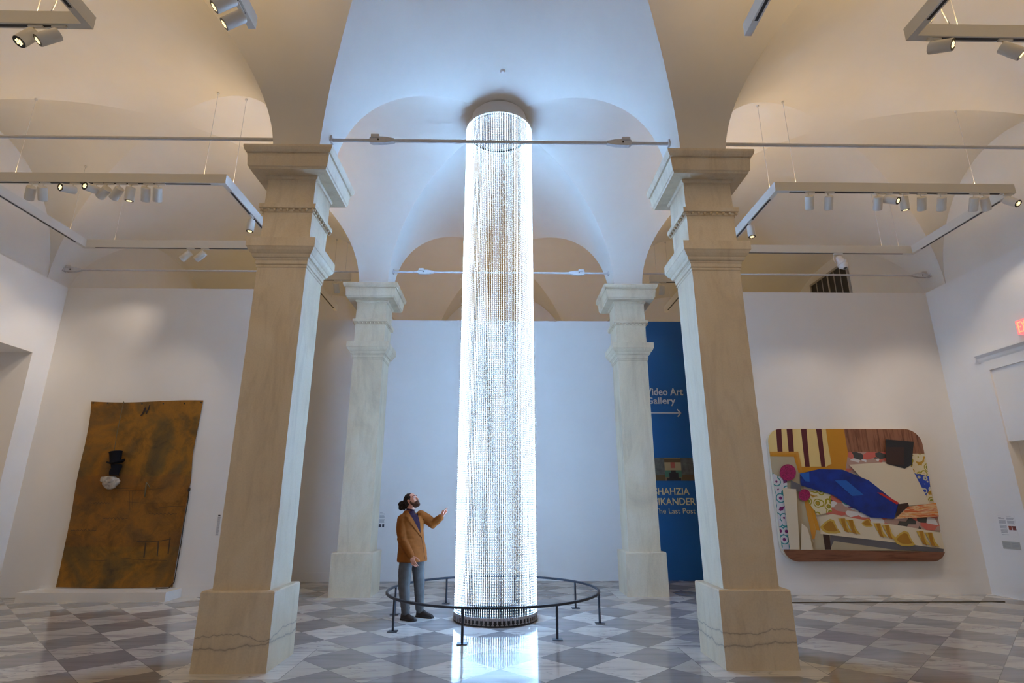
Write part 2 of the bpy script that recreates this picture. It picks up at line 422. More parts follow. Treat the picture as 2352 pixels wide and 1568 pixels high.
# ================================================================== TIE RODS
ZR = 6.385
def zceil(x, y):
    def th(v, pts):
        for (a, ta), (b, tb) in zip(pts[:-1], pts[1:]):
            if a <= v <= b: return ta + (tb - ta) * ((v - a) / max(b - a, 1e-9))
        return 0
    return ZS + RX(x) * math.sin(max(th(x, xs), th(y, ys)))
def tie_rod(x0, x1, y, buckles, label, r=.022):
    t = thing('tie_rod', label, 'tie rod', ((x0 + x1) / 2, y, ZR), 0, 'white iron tie rods across the vaults')
    bm = bmesh.new(); tube(bm, [(x0, y, ZR), (x1, y, ZR)], r, 8); finish(bm, 'rod', M['rod'], t, smooth=True, sharp=50)
    for bx, s in buckles:
        bm = bmesh.new(); ol = [(-.20, .02), (-.08, .045), (.10, .05), (.14, .03), (.14, -.03), (.10, -.05), (-.08, -.045), (-.20, -.02)]
        for yy in (-.03, .03):
            vs = [bm.verts.new((bx + s * a, y + yy, ZR + b)) for a, b in ol]; bm.faces.new(vs if (yy > 0) == (s > 0) else vs[::-1])
        bm.verts.ensure_lookup_table(); n = len(ol)
        for i in range(n): bm.faces.new((bm.verts[i], bm.verts[(i + 1) % n], bm.verts[n + (i + 1) % n], bm.verts[n + i]))
        box(bm, (bx + s * .01, y - .045, ZR + .03), (bx + s * .12, y + .045, ZR + .075))
        bmesh.ops.recalc_face_normals(bm, faces=bm.faces[:])
        b = finish(bm, 'turnbuckle', M['rod'], t)
        bm = bmesh.new(); lathe(bm, [(.012, -.04), (.012, .04)], (bx + s * .02, y, ZR), (0, 1, 0), 10); finish(bm, 'bolt', M['rim'], b)
    for xx, s in ((x0, 1), (x1, -1)):
        bm = bmesh.new(); box(bm, (xx + s * .005, y - .05, ZR - .04), (xx + s * .05, y + .05, ZR + .045)); finish(bm, 'anchor_plate', M['rod'], t)
    return t
tie_rod(CX - A + SH + .01, CX + A - SH - .01, Y1, [(CX - 1.66, -1), (CX + 1.66, 1)], 'white iron tie rod crossing in front of the top of the light column', .024)
tie_rod(CX - A + SH + .01, CX + A - SH - .01, Y2, [(CX - 1.66, -1), (CX + 1.66, 1)], 'white iron tie rod behind the light column, between the two far columns')
tie_rod(-XW + .02, CX - A - SH - .01, Y1, [], 'white iron tie rod running left from above the near left column', .024)
tie_rod(CX + A + SH + .01, XW - .02, Y1, [], 'white iron tie rod running right from above the near right column', .024)
tie_rod(-XW + .02, CX - A - SH - .01, Y2, [(-9.18, -1)], 'white iron tie rod just above the left back wall')
tie_rod(CX + A + SH + .01, XW - .02, Y2, [(9.15, 1)], 'white iron tie rod just above the right back wall, passing the dark vent')

# ================================================================== LIGHTING TRACKS
ZT0, ZT1, TW = 6.48, 6.64, .075
def lamp(kind, name, loc, d, power, col, **kw):
    l = bpy.data.lights.new(name, kind); l.energy = power; l.color = col
    for k, v in kw.items(): setattr(l, k, v)
    o = bpy.data.objects.new(name, l); COL.objects.link(o); o.location = loc
    o.rotation_mode = 'QUATERNION'; o.rotation_quaternion = Vector(d).to_track_quat('-Z', 'Y'); return o
def track(label, segs, cables, up=0, wts=(1, 1, 1, 1)):
    """segs: list of ((x0,y0),(x1,y1)) centre lines"""
    t = thing('lighting_track', label, 'lighting track', (segs[0][0][0], segs[0][0][1], ZT0), 0, 'suspended white lighting tracks')
    for ((x0, y0), (x1, y1)), wt in zip(segs, wts):
        bm = bmesh.new(); h = TW / 2
        if abs(y1 - y0) < 1e-6: a, b = (min(x0, x1) - h, y0 - h), (max(x0, x1) + h, y0 + h)
        else: a, b = (x0 - h, min(y0, y1) + h), (x0 + h, max(y0, y1) - h)
        box(bm, (a[0], a[1], ZT0), (b[0], b[1], ZT1)); bs = finish(bm, 'beam', M['track'], t)
        bm = bmesh.new()
        if abs(y1 - y0) < 1e-6: box(bm, (a[0] + .25, y0 - .017, ZT0 - .002), (b[0] - .25, y0 + .017, ZT0 + .01))
        else: box(bm, (x0 - .017, a[1] + .2, ZT0 - .002), (x0 + .017, b[1] - .2, ZT0 + .01))
        finish(bm, 'slot', M['slot'], bs)
        if up:
            L = math.hypot(x1 - x0, y1 - y0)
            l = lamp('AREA', 'added_uplight', ((x0 + x1) / 2, (y0 + y1) / 2, ZT1 + .02), (0, 0, 1), up * wt * L / 4, WARM, shape='RECTANGLE')  # added strip lamp, unseen on top of the beam, brightens the vault
            if abs(y1 - y0) < 1e-6: l.data.size, l.data.size_y = L, .05
            else: l.data.size, l.data.size_y = .05, L
            l.rotation_quaternion = (0, 1, 0, 0); 
            l.parent = t; l.location = l.location - Vector(t.location)
    for cx_, cy_ in cables:
        bm = bmesh.new(); zc_ = zceil(cx_, cy_)
        tube(bm, [(cx_, cy_, ZT1), (cx_, cy_, zc_)], .004, 6); lathe(bm, [(.022, -.03), (.022, 0)], (cx_, cy_, zc_ - .005), (0, 0, 1), 10)
        finish(bm, 'suspension_cable', M['rod'], t)
    return t
LF, LB, LI, LO_ = 7.885, 10.24, -4.44, -8.30
RF, RB, RI, RO = 7.955, 10.25, 4.46, 8.36
track('left rectangular white lighting track hanging in front of the rust-coloured hanging', [((LO_, LF), (LI, LF)), ((LI, LF), (LI, LB)), ((LO_, LB), (LI, LB)), ((LO_, LF), (LO_, LB))],
      [(-4.78, LF), (LI, 8.15), (-7.75, LF), (LO_, 9.8), (-7.75, LB)], UP_W, (1.15, 2.4, .35, .45))
track('right rectangular white lighting track hanging in front of the painting', [((RI, RF), (RO, RF)), ((RI, RF), (RI, RB)), ((RI, RB), (RO, RB)), ((RO, RF), (RO, RB))],
      [(4.80, RF), (RI, 8.15), (7.78, RF), (8.1, RB), (7.75, RB)], UP_W, (1.15, 2.4, .35, .45))
track('white lighting track corner at the top left edge of the picture', [((-8.3, 4.83), (-4.43, 4.83)), ((-4.43, 4.83), (-4.43, 1.6)), ((-8.3, 1.6), (-4.43, 1.6)), ((-8.3, 4.83), (-8.3, 1.6))], [(-5.0, 4.83), (-7.9, 4.83), (-7.9, 1.6), (-5.0, 1.6)], FRONT_UP_W)
track('white lighting track corner at the top right edge of the picture', [((4.45, 4.83), (8.3, 4.83)), ((4.45, 4.83), (4.45, 1.6)), ((4.45, 1.6), (8.3, 1.6)), ((8.3, 4.83), (8.3, 1.6))], [(5.0, 4.83), (7.9, 4.83), (7.9, 1.6), (5.0, 1.6)], FRONT_UP_W)
track('straight white lighting track at the top, above the near left column', [((-2.69, 4.87), (-2.69, 1.2))], [(-2.69, 4.2), (-2.69, 1.8)], 18.0)
track('straight white lighting track at the top, above the near right column', [((2.65, 4.87), (2.65, 1.2))], [(2.65, 4.2), (2.65, 1.8)], 18.0)
track('short end of a white lighting track behind the near left column, over the centre wall', [((-4.4, 11.85), (-3.5, 11.85)), ((-4.4, 11.85), (-4.4, 14.0))], [(-3.6, 11.85), (-4.4, 13.5)], 0)
track('short end of a white lighting track behind the near right column, over the blue wall', [((3.42, 11.85), (4.35, 11.85)), ((4.35, 11.85), (4.35, 14.0))], [(3.55, 11.85), (4.35, 13.5)], 0)
# added area lamps, unseen behind the back walls, standing in for gallery spots
for gx in (-6.2, 0.0, 6.2):
    lamp('AREA', 'added_gallery_uplight', (gx, 14.6, 4.6), (0, 0, 1), BACK_UP_W * (.7 if gx else 1.1), WARM, shape='RECTANGLE', size=4.0, size_y=.3).rotation_quaternion = (0, 1, 0, 0)

for px0, py0, pz0, pw in ((-10.0, 8.6, 2.2, 9.0), (9.9, 8.6, 1.9, 4.0)):  # added unseen point lights that brighten the two passages
    lamp('POINT', 'passage_fill', (px0, py0, pz0), (0, 0, -1), pw, WARM, shadow_soft_size=.15)

# cable loop feeding the two nearest tracks
for s, lab in ((-1, 'thin white power cord looping down to the track corner at the top left'), (1, 'thin white power cord looping down to the track corner at the top right')):
    bm = bmesh.new(); x = s * 4.43 + (-.28 if s < 0 else .35)
    tube(bm, [(x, 4.70, zceil(x, 4.70)), (x + .02, 4.70, 7.3), (x - .03, 4.72, 6.95), (x + .02, 4.76, 6.78), (x + .10, 4.80, 6.645)], .007, 6)
    tube(bm, [(x, 4.72, 6.86), (x - .07, 4.78, 6.72), (x - .11, 4.80, 6.645)], .006, 6)
    tag(finish(bm, 'power_cord', M['rod'], smooth=True), lab, 'cord', 'power cords of the lighting tracks')

# ------------------------------------------------------------------ spotlights
def make_spot(x, y, d, label, group, power=SPOT_W, adx=.06, ady=0.0, ang=52):
    d = Vector(d)
    if d.y > .4 and abs(d.x) < .25 and y > 7 and y < 11: d.x += .33 * x / 7.9          # aimed straight away from the entrance side
    d = d.normalized()
    t = thing('spotlight', label, 'spotlight', (x, y, ZT0), 0, group)
    bm = bmesh.new()
    if ady: box(bm, (x - .016, y - .09, ZT0 - .022), (x + .016, y + .05, ZT0 - .001))
    else: box(bm, (x - .05, y - .016, ZT0 - .022), (x + .10, y + .016, ZT0 - .001))
    finish(bm, 'adapter', M['spot'], t)
    j = Vector((x, y, ZT0 - .075))
    bm = bmesh.new(); tube(bm, [(x, y, ZT0 - .02), (x, y, ZT0 - .075)], .009, 8); finish(bm, 'stem', M['spot'], t, smooth=True)
    c = j + Vector((0, 0, -.045))                       # tail centre of the barrel, joint sits on its rim
    tail = c - d * .045
    bm = bmesh.new()
    lathe(bm, [(.055, 0), (.064, .006), (.0655, .02), (.0655, .215), (.062, .22)], tail, d, 24)
    bd = finish(bm, 'barrel', M['spot'], t, smooth=True, sharp=40)
    bm = bmesh.new(); lathe(bm, [(.060, .2185), (.062, .221), (.050, .2225), (.046, .2212)], tail, d, 24); finish(bm, 'reflector_ring', M['rim'], t, smooth=True, sharp=30)
    bm = bmesh.new()
    a, b = frame(d)
    for k in range(7):
        q = 2 * PI * k / 6; rr = .026 if k < 6 else 0
        p = tail + d * .2225 + a * rr * math.cos(q) + b * rr * math.sin(q)
        lathe(bm, [(.0125, 0), (.006, .003)], p, d, 8)
    finish(bm, 'lens', M['lens'], t)
    l = lamp('SPOT', 'spot_beam', tail + d * .235, d, power, SPOT_COL, spot_size=math.radians(ang), spot_blend=.7, shadow_soft_size=.03)
    l.parent = t; l.location = l.location - Vector(t.location)
    return t
def onbeam_y(u, v, z, y):   # x of the point of a beam at depth y seen at pixel column u
    return atY(u, v, y).x
GL, GR = 'spotlights on the left lighting track', 'spotlights on the right lighting track'
def xb(u, y, z=6.4):
    lo = atZ(u, 430, z); r = lo; # walk so that the vertical through the beam point projects to u
    for _ in range(8):
        pass
    # solve u for x at (y, z)
    c, s = math.cos(PITCH), math.sin(PITCH); cy, sy = math.cos(YAW), math.sin(YAW)
    x = 0.0
    for _ in range(20):
        X = (cy * x - sy * y, sy * x + cy * y, z - CAMH); fw = c * X[1] + s * X[2]
        uu = 1176 + FPX * X[0] / fw; x += (u - uu) / FPX * fw
    return x
left = [(73, (-.22, .62, -.76), 'first from the left, hanging straight down'), (99, (.05, .62, -.78), 'second from the left, touching the first'),
        (167, (-.25, -.75, -.25), 'third from the left, small warm lens facing the room'), (221, (-.22, -.82, -.15), 'fourth from the left, brightest lens facing the room'),
        (245, (-.78, .45, -.42), 'fifth from the left, tipped far to the left'), (274, (-.66, .42, -.60), 'sixth from the left, tipped down to the left'),
        (301, (-.03, .15, -.97), 'seventh from the left, black rim and lens seen from below'), (336, (-.04, .62, -.78), 'eighth from the left, upright'),
        (363, (.0, .60, -.78), 'ninth from the left, upright, nearest the track corner')]
for u, d, lab in left: make_spot(xb(u, LF), LF, d, 'spotlight on the left track, ' + lab, GL)
make_spot(LI, atZ(586, 497, ZT0).y, (0, -.05, -1), 'single white spotlight hanging beside the near left column, lens lit', GL, ady=1)
for u, lab in ((434, 'left one of the pair on the rear beam of the left track'), (467, 'right one of the pair on the rear beam of the left track')):
    make_spot(xb(u, LB), LB, (-.74, .08, -.67), 'spotlight tipped left, ' + lab, GL)
right = [(1858, (.03, .60, -.78), 'first from the left'), (1903, (-.03, .60, -.78), 'second from the left'), (2016, (-.05, .62, -.78), 'third from the left, behind a gap'),
         (2037, (.35, -.60, -.45), 'fourth from the left, black rimmed lens turned right'), (2075, (.08, .18, -.96), 'fifth from the left, pale lens seen from below'),
         (2116, (0, .60, -.78), 'sixth from the left, upright'), (2162, (-.03, .62, -.78), 'seventh from the left, upright'),
         (2236, (-.10, .62, -.78), 'eighth from the left, leaning slightly left'), (2260, (.16, .50, -.80), 'ninth from the left, leaning slightly right'),
         (2314, (.15, -.60, -.62), 'tenth from the left, warm lens at the far right end')]
for u, d, lab in right: make_spot(xb(u, RF), RF, d, 'spotlight on the right track, ' + lab, GR)
make_spot(RI, atZ(1720, 510, ZT0).y, (0, -.05, -1), 'single white spotlight hanging beside the near right column, lens lit', GR, ady=1)
GN = 'spotlights at the top edge of the picture'
make_spot(xb(74, 4.83), 4.83, (-.16, -.35, -.80), 'white spotlight at the top left, left one of a touching pair', GN)
make_spot(xb(128, 4.83), 4.83, (-.50, -.32, -.66), 'white spotlight at the top left, right one of a touching pair', GN)
make_spot(-2.69, atZ(541, 18, ZT0).y, (-.62, -.15, -.60), 'white spotlight above the near left column, lower of two', GN, ady=1)
make_spot(-2.69, atZ(525, -22, ZT0).y, (-.62, -.15, -.60), 'white spotlight above the near left column, cut by the top edge', GN, ady=1)
make_spot(xb(2143, 4.83), 4.83, (.48, -.60, -.38), 'white spotlight at the top right with glowing lens turned right', GN)
make_spot(xb(2307, 4.83), 4.83, (.45, -.25, -.60), 'white spotlight at the top right corner, cut by the picture edge', GN)
for x, y, tx, lab in ((-2.69, 1.5, -.02, 'added unseen spotlight lighting the near left column from the front'), (2.65, 1.5, .02, 'added unseen spotlight lighting the near right column from the front')):
    make_spot(x, y, (tx, .78, -.55), lab, GN, 100, ady=1, ang=58)  # two added spotlights out of view, put in to brighten the column fronts
GB = 'spotlights far behind the columns'
for x, y, lab in ((-3.78, 11.85, 'dim white spotlight behind the near left column, just over the centre wall'), (3.66, 11.85, 'dim white spotlight behind the near right column, just over the blue wall')):
    make_spot(x, y, (0, .5, -.85), lab, GB, 8)

# theatre-style projector head on the rear beam of the right track
px_ = xb(1925, RB)
t = thing('projector_spotlight', 'bulky white projector spotlight on the rear beam of the right track', 'spotlight', (px_, RB, ZT0))
bm = bmesh.new(); box(bm, (px_ - .08, RB - .02, ZT0 - .03), (px_ + .10, RB + .02, ZT0 - .001)); finish(bm, 'adapter', M['white'], t)
d = Vector((.12, -.35, -.93)).normalized(); a, b = frame(d); c = Vector((px_, RB, ZT0 - .09))
bm = bmesh.new(); lathe(bm, [(.05, 0), (.062, .02), (.075, .13), (.082, .14), (.082, .16), (.095, .165), (.098, .21), (.088, .215), (.088, .235), (.075, .26), (.05, .285), (.045, .30)], c, d, 28)
finish(bm, 'housing', M['white'], t, smooth=True, sharp=35)
bm = bmesh.new(); lathe(bm, [(.036, .295), (.036, .303)], c, d, 20); finish(bm, 'lens', M['rim'], t)
bm = bmesh.new(); side = Vector((1, 0, 0))
tube(bm, [Vector((px_, RB, ZT0 - .03)), Vector((px_ - .08, RB, ZT0 - .05)), Vector((px_ - .115, RB - .02, ZT0 - .15)), Vector((px_ - .105, RB - .05, ZT0 - .23))], .010, 8)
finish(bm, 'yoke', M['white'], t, smooth=True)
bm = bmesh.new(); lathe(bm, [(.02, .085), (.02, .125)], c + d * .19, a, 12); lathe(bm, [(.02, .085), (.02, .125)], c + d * .19, -a, 12); finish(bm, 'knob', M['white'], t)

# dome detector on the crown of the vault
dx, dy = atZ(1155, 168, 8.5).x, atZ(1155, 168, 8.5).y
zc_ = zceil(dx, dy); bm = bmesh.new(); lathe(bm, [(.045, -.005), (.045, .02), (.03, .035)], (dx, dy, zc_), (0, 0, -1), 20)
tag(finish(bm, 'ceiling_sensor', M['white'], smooth=True, sharp=40), 'small white round sensor on the vault just above the light column', 'sensor')

# ================================================================== VENTS HIGH UP
def vent(name, label, x, y0, y1, z0, z1, n, s):
    t = thing(name, label, 'vent', (x, (y0 + y1) / 2, z0))
    bm = bmesh.new(); box(bm, (x, y0, z0), (x - s * .02, y1, z1)); finish(bm, 'grille', M['grille'], t)
    bm = bmesh.new(); f = .05
    for a, b in (((y0 - f, z0 - f), (y0, z1 + f)), ((y1, z0 - f), (y1 + f, z1 + f)), ((y0, z1), (y1, z1 + f)), ((y0, z0 - f), (y1, z0))):
        box(bm, (x, a[0], a[1]), (x - s * .05, b[0], b[1]))
    finish(bm, 'vent_frame', M['backframe'], t)
    for i in range(1, n):
        yy = y0 + (y1 - y0) * i / n; h = .03 if i == n // 2 else .012
        bm = bmesh.new(); box(bm, (x - s * .015, yy - h, z0), (x - s * .04, yy + h, z1)); finish(bm, 'vent_bar', M['backframe'], t)
m_, nt_, b_ = new_mat('dark_vent_mesh'); k_ = NT(nt_); pz = k_.sep(k_.pos())
g_ = k_.m('MULTIPLY', k_.m('SINE', k_.m('MULTIPLY', pz[1], 160)), k_.m('SINE', k_.m('MULTIPLY', pz[2], 160)))
k_.lk(k_.ramp(g_, [(.4, (.012, .010, .009)), (.7, (.07, .06, .055))]), b_.inputs['Base Color']); b_.inputs['Roughness'].default_value = .6; M['grille'] = m_
M['backframe'] = plain('vent_frame_paint', (.38, .36, .33), .6)
vent('wall_vent', 'large dark slatted vent high on the right, just above the right back wall', XW, 13.87, 15.6, 6.3, 7.92, 6, 1)

# ================================================================== LIGHT COLUMN
LC = Vector((-.082, 8.86, 0)); LR = .598; NS = 120; LZ0, LZ1 = .115, 8.20
m_, nt_, b_ = new_mat('led_strip_light'); k_ = NT(nt_); z_ = k_.sep(k_.pos())[2]
pulse = k_.m('MINIMUM', 1.0, k_.m('MAXIMUM', .02, k_.m('MULTIPLY', k_.m('SUBTRACT', k_.m('SINE', k_.m('MULTIPLY', z_, 2 * PI / .034)), .3), 5.0)))
b_.inputs['Base Color'].default_value = (.5, .5, .55, 1); b_.inputs['Emission Color'].default_value = (*LED_COL, 1)
k_.lk(k_.m('MULTIPLY', pulse, LED_STRENGTH), b_.inputs['Emission Strength']); M['led'] = m_
try: m_.cycles.emission_sampling = 'FRONT_BACK'
except Exception: pass
t = thing('light_column', 'tall glowing cylinder of vertical white LED strips in the middle of the hall', 'light sculpture', tuple(LC))
M['strip_back_glow'] = emit('strip_backing_glow', (.62, .76, 1.0), 1.6)  # weak glow added to the backing, lights the inside of the column
def strip_mesh(bm, c, rad, tg, z0, z1):
    """half-round strip: bright outer faces, sides and backing with a weak added glow"""
    P = [(-.0015, -.0014), (-.0015, .0), (-.0010, .0011), (.0010, .0011), (.0015, .0), (.0015, -.0014)]
    lo = [bm.verts.new(c + tg * a + rad * b + Vector((0, 0, z0))) for a, b in P]; hi = [bm.verts.new(c + tg * a + rad * b + Vector((0, 0, z1))) for a, b in P]
    n = len(P)
    for i in range(n):
        f = bm.faces.new((lo[i], lo[(i + 1) % n], hi[(i + 1) % n], hi[i])[::-1]); f.material_index = 0 if i in (1, 2, 3) else 1
    bm.faces.new(lo).material_index = 1; bm.faces.new(hi[::-1]).material_index = 1
    bmesh.ops.recalc_face_normals(bm, faces=bm.faces[:])
bm = bmesh.new(); strip_mesh(bm, LC + Vector((LR, 0, 0)), Vector((1, 0, 0)), Vector((0, 1, 0)), LZ0, LZ1)
strip = finish(bm, 'led_strip', None, t, mats=[M['led'], M['strip_back_glow']])
for i in range(1, NS):
    if i >= 100: break
    s_ = strip.copy(); COL.objects.link(s_); s_.rotation_euler = (0, 0, 2 * PI * (i - 60) / NS - PI / 2 + .5 * 2 * PI * 10 / NS * 0)
strip.rotation_euler = (0, 0, 2 * PI * (0 - 60) / NS - PI / 2)
# the strips above occupy 100 of 120 stations; the remaining 20 (at the back) are one part
bm = bmesh.new()
for i in range(100, NS):
    q = 2 * PI * (i - 60) / NS - PI / 2
    rad = Vector((math.cos(q), math.sin(q), 0)); tg = Vector((-math.sin(q), math.cos(q), 0))
    strip_mesh(bm, LC + rad * LR, rad, tg, LZ0, LZ1)
r_ = finish(bm, 'led_strip_row', None, t, mats=[M['led'], M['strip_back_glow']]); r_['kind'] = 'stuff'
bm = bmesh.new(); lathe(bm, [(LR - .06, 0), (LR + .012, 0), (LR + .012, .018), (LR - .06, .018)], LC, (0, 0, 1), 96); finish(bm, 'base_ring', M['black'], t, smooth=True, sharp=30)
bm = bmesh.new()
def ringwall(bm, r0, r1, z0, z1, seg=96):
    P = [(r0, z0), (r1, z0), (r1, z1), (r0, z1)]; rings = []
    for k in range(seg):
        q = 2 * PI * k / seg; rings.append([bm.verts.new((LC.x + r * math.cos(q), LC.y + r * math.sin(q), z)) for r, z in P])
    for k in range(seg):
        A_, B_ = rings[k], rings[(k + 1) % seg]
        for i in range(4): bm.faces.new((A_[i], B_[i], B_[(i + 1) % 4], A_[(i + 1) % 4]))
ringwall(bm, LR - .035, LR - .006, .018, .080); finish(bm, 'base_wall', M['black'], t)
M['housing'] = plain('grey_connector_plastic', (.42, .42, .46), .5)
bm = bmesh.new()
for i in range(NS):
    q = 2 * PI * (i - 60) / NS - PI / 2; rad = Vector((math.cos(q), math.sin(q), 0)); tg = Vector((-math.sin(q), math.cos(q), 0))
    obox(bm, LC + rad * LR + Vector((0, 0, .0975)), rad * .012, tg * .0125, Vector((0, 0, .0185)))
finish(bm, 'connector_row', M['housing'], t)
bm = bmesh.new(); c_ = LC + Vector((LR, 0, 0))
obox(bm, c_ + Vector((.002, 0, .062)), (.008, 0, 0), (0, .010, 0), (0, 0, .016)); obox(bm, c_ + Vector((.002, 0, .042)), (.008, 0, 0), (0, .006, 0), (0, 0, .012)); obox(bm, c_ + Vector((.002, 0, .026)), (.010, 0, 0), (0, .018, 0), (0, 0, .007))
br = finish(bm, 'base_bracket', M['housing'], t)
for i in range(60):
    b2 = br if i == 0 else br.copy()
    if i: COL.objects.link(b2)
    b2.rotation_euler = (0, 0, 2 * PI * (i + .5) / 60)
bm = bmesh.new(); ringwall(bm, LR - .03, LR + .015, 8.20, 8.245); finish(bm, 'top_ring', M['white'], t, smooth=True, sharp=30)
bm = bmesh.new(); ringwall(bm, LR - .045, LR - .032, 8.195, 8.222); finish(bm, 'inner_band', M['black'], t, smooth=True, sharp=30)
bm = bmesh.new(); lathe(bm, [(LR - .04, 8.235), (LR - .04, 8.25), (.50, 8.26), (.50, 8.52)], LC, (0, 0, 1), 64); finish(bm, 'ceiling_canopy', M['white'], t, smooth=True, sharp=30)

# ================================================================== GUARD RAIL
RC, RR, RZ = Vector((-.115, 8.86, 0)), 1.53, .395
t = thing('guard_rail', 'low black ring-shaped guard rail around the glowing column', 'railing', tuple(RC))
bm = bmesh.new(); seg = 96; rings = []
for k in range(seg):
    q = 2 * PI * k / seg; ring = []
    for dr, dz in ((-.019, -.008), (-.013, -.015), (.013, -.015), (.019, -.008), (.019, .008), (.013, .015), (-.013, .015), (-.019, .008)):
        ring.append(bm.verts.new((RC.x + (RR + dr) * math.cos(q), RC.y + (RR + dr) * math.sin(q), RZ + dz)))
    rings.append(ring)
for k in range(seg):
    for i in range(8): bm.faces.new((rings[k][i], rings[(k + 1) % seg][i], rings[(k + 1) % seg][(i + 1) % 8], rings[k][(i + 1) % 8]))
bmesh.ops.recalc_face_normals(bm, faces=bm.faces[:]); finish(bm, 'top_rail', M['iron'], t, smooth=True, sharp=35)
for k in range(8):
    q = math.radians(256.8 + 45 * k); x, y = RC.x + RR * math.cos(q), RC.y + RR * math.sin(q)
    bm = bmesh.new(); tube(bm, [(x, y, .008), (x, y, RZ - .012)], .0155, 12); p_ = finish(bm, 'post', M['iron'], t, smooth=True, sharp=50)
    bm = bmesh.new(); rad = Vector((math.cos(q), math.sin(q), 0)); tg = Vector((-rad.y, rad.x, 0))
    obox(bm, (x, y, .005), Vector((.062, 0, 0)), Vector((0, .062, 0)), Vector((0, 0, .005)))
    finish(bm, 'foot_plate', M['iron'], p_)

# ================================================================== RUST-COLOURED HANGING
def cloth_mat():
    m, nt, b = new_mat('rusted_canvas'); k = NT(nt); p = k.pos(); X, Y, Z = k.sep(p)
    n1 = k.noise(k.map(p, loc=(2.2, 0, 5.1)), .95, 4, .6, .4)
    base = k.ramp(n1, [(.30, (.070, .043, .017)), (.42, (.15, .076, .013)), (.52, (.30, .118, .006)), (.60, (.19, .082, .010)), (.72, (.105, .064, .022))])
    # redder band across the middle
    band = k.m('MULTIPLY', k.m('GREATER_THAN', Z, .85), k.m('LESS_THAN', Z, k.m('ADD', 1.98, k.m('MULTIPLY', n1, .25))))
    base = k.mix(k.m('MULTIPLY', band, .45), base, (.20, .066, .008))
    n2 = k.noise(k.map(p, sc=(1, 1, 1)), 3.2, 6, .7, .6)
    base = k.mix(.8, base, k.ramp(n2, [(.32, (.42, .44, .46)), (.52, (1, 1, 1)), (.75, (1.15, 1.08, 1.0))]), 'MULTIPLY')
    n3 = k.noise(k.map(p, sc=(40, 1, 40)), 1.6, 3, .6)
    base = k.mix(.35, base, k.ramp(n3, [(.35, (.7, .7, .7)), (.6, (1.1, 1.1, 1.1))]), 'MULTIPLY')
    k.lk(base, b.inputs['Base Color']); b.inputs['Roughness'].default_value = .85
    k.bump(n3, .25, .004, b); return m
M['canvas'] = cloth_mat()
M['ink'] = plain('dark_paint_marks', (.022, .010, .008), .8)
M['wash'] = plain('dark_brown_charcoal', (.065, .034, .012), .9)
M['felt'] = plain('black_felt', (.008, .008, .012), .7)
M['foil'] = plain('crumpled_white_plaster', (.40, .35, .30), .55, var=.35, scale=18, bump=.6)
M['ropeC'] = plain('dark_twisted_rope', (.03, .022, .018), .9)
M['cord'] = plain('tan_cord', (.13, .10, .05), .9)
YT = YSW - .035
def cp(x, y, yy=YT): return atY(100 + x / 3.135, 900 + y / 3.135, yy)      # tracing units on the hanging
t = thing('canvas_hanging', 'large rust and ochre canvas hanging with a top hat relief, on the left back wall', 'artwork', tuple(cp(600, 1405)))
Ls = [(345, 68), (340, 150), (322, 260), (300, 370), (270, 500), (240, 640), (205, 850), (178, 985), (150, 1120), (118, 1270), (85, 1405)]
Rs = [(1150, 60), (1118, 215), (1092, 350), (1072, 460), (1066, 540), (1058, 640), (1040, 740), (1015, 880), (985, 1060), (955, 1230), (930, 1403)]
Tz = lambda u: 5 * math.sin(u * PI * 2) + 6 * math.sin(u * PI)
def lerp(L, v):
    f = v * (len(L) - 1); i = min(int(f), len(L) - 2); q = f - i
    return (L[i][0] * (1 - q) + L[i + 1][0] * q, L[i][1] * (1 - q) + L[i + 1][1] * q)
bm = bmesh.new(); NU, NV = 60, 80; front = []; back = []
def cloth_y(u, v): return .012 * math.sin(u * 9 + v * 4) * (.3 + v) * .5 + .008 * math.sin(v * 17 + u * 3) * .4
for i in range(NU + 1):
    fr = []; bk = []
    for j in range(NV + 1):
        u, v = i / NU, j / NV; l, r = lerp(Ls, v), lerp(Rs, v)
        x = l[0] * (1 - u) + r[0] * u; y = l[1] * (1 - u) + r[1] * u + Tz(u) * (1 - v) + 6 * math.sin(u * PI) * v
        p = cp(x, y); d = cloth_y(u, v)
        fr.append(bm.verts.new((p.x, p.y - d, p.z))); bk.append(bm.verts.new((p.x, p.y - d + .006, p.z)))
    front.append(fr); back.append(bk)
for i in range(NU):
    for j in range(NV):
        bm.faces.new((front[i][j], front[i][j + 1], front[i + 1][j + 1], front[i + 1][j])); bm.faces.new((back[i][j], back[i + 1][j], back[i + 1][j + 1], back[i][j + 1]))
for j in range(NV):
    bm.faces.new((front[0][j], back[0][j], back[0][j + 1], front[0][j + 1])); bm.faces.new((front[NU][j], front[NU][j + 1], back[NU][j + 1], back[NU][j]))
for i in range(NU):
    bm.faces.new((front[i][0], front[i + 1][0], back[i + 1][0], back[i][0])); bm.faces.new((front[i][NV], back[i][NV], back[i + 1][NV], front[i + 1][NV]))
finish(bm, 'canvas', M['canvas'], t, smooth=True, sharp=40)
def stroke(bm, pts, w, yy=YT - .016):
    """flat ribbon through traced points, w in tracing units (one or per point)"""
    n = len(pts); W = w if isinstance(w, list) else [w] * n; L, R = [], []
    for i, (x, y) in enumerate(pts):
        a = Vector(pts[max(i - 1, 0)]); b = Vector(pts[min(i + 1, n - 1)]); d = (b - a).normalized(); nn = Vector((-d.y, d.x)) * W[i] / 2
        L.append(bm.verts.new(cp(x + nn.x, y + nn.y, yy))); R.append(bm.verts.new(cp(x - nn.x, y - nn.y, yy)))
    for i in range(n - 1): bm.faces.new((L[i], L[i + 1], R[i + 1], R[i]))
bm = bmesh.new()
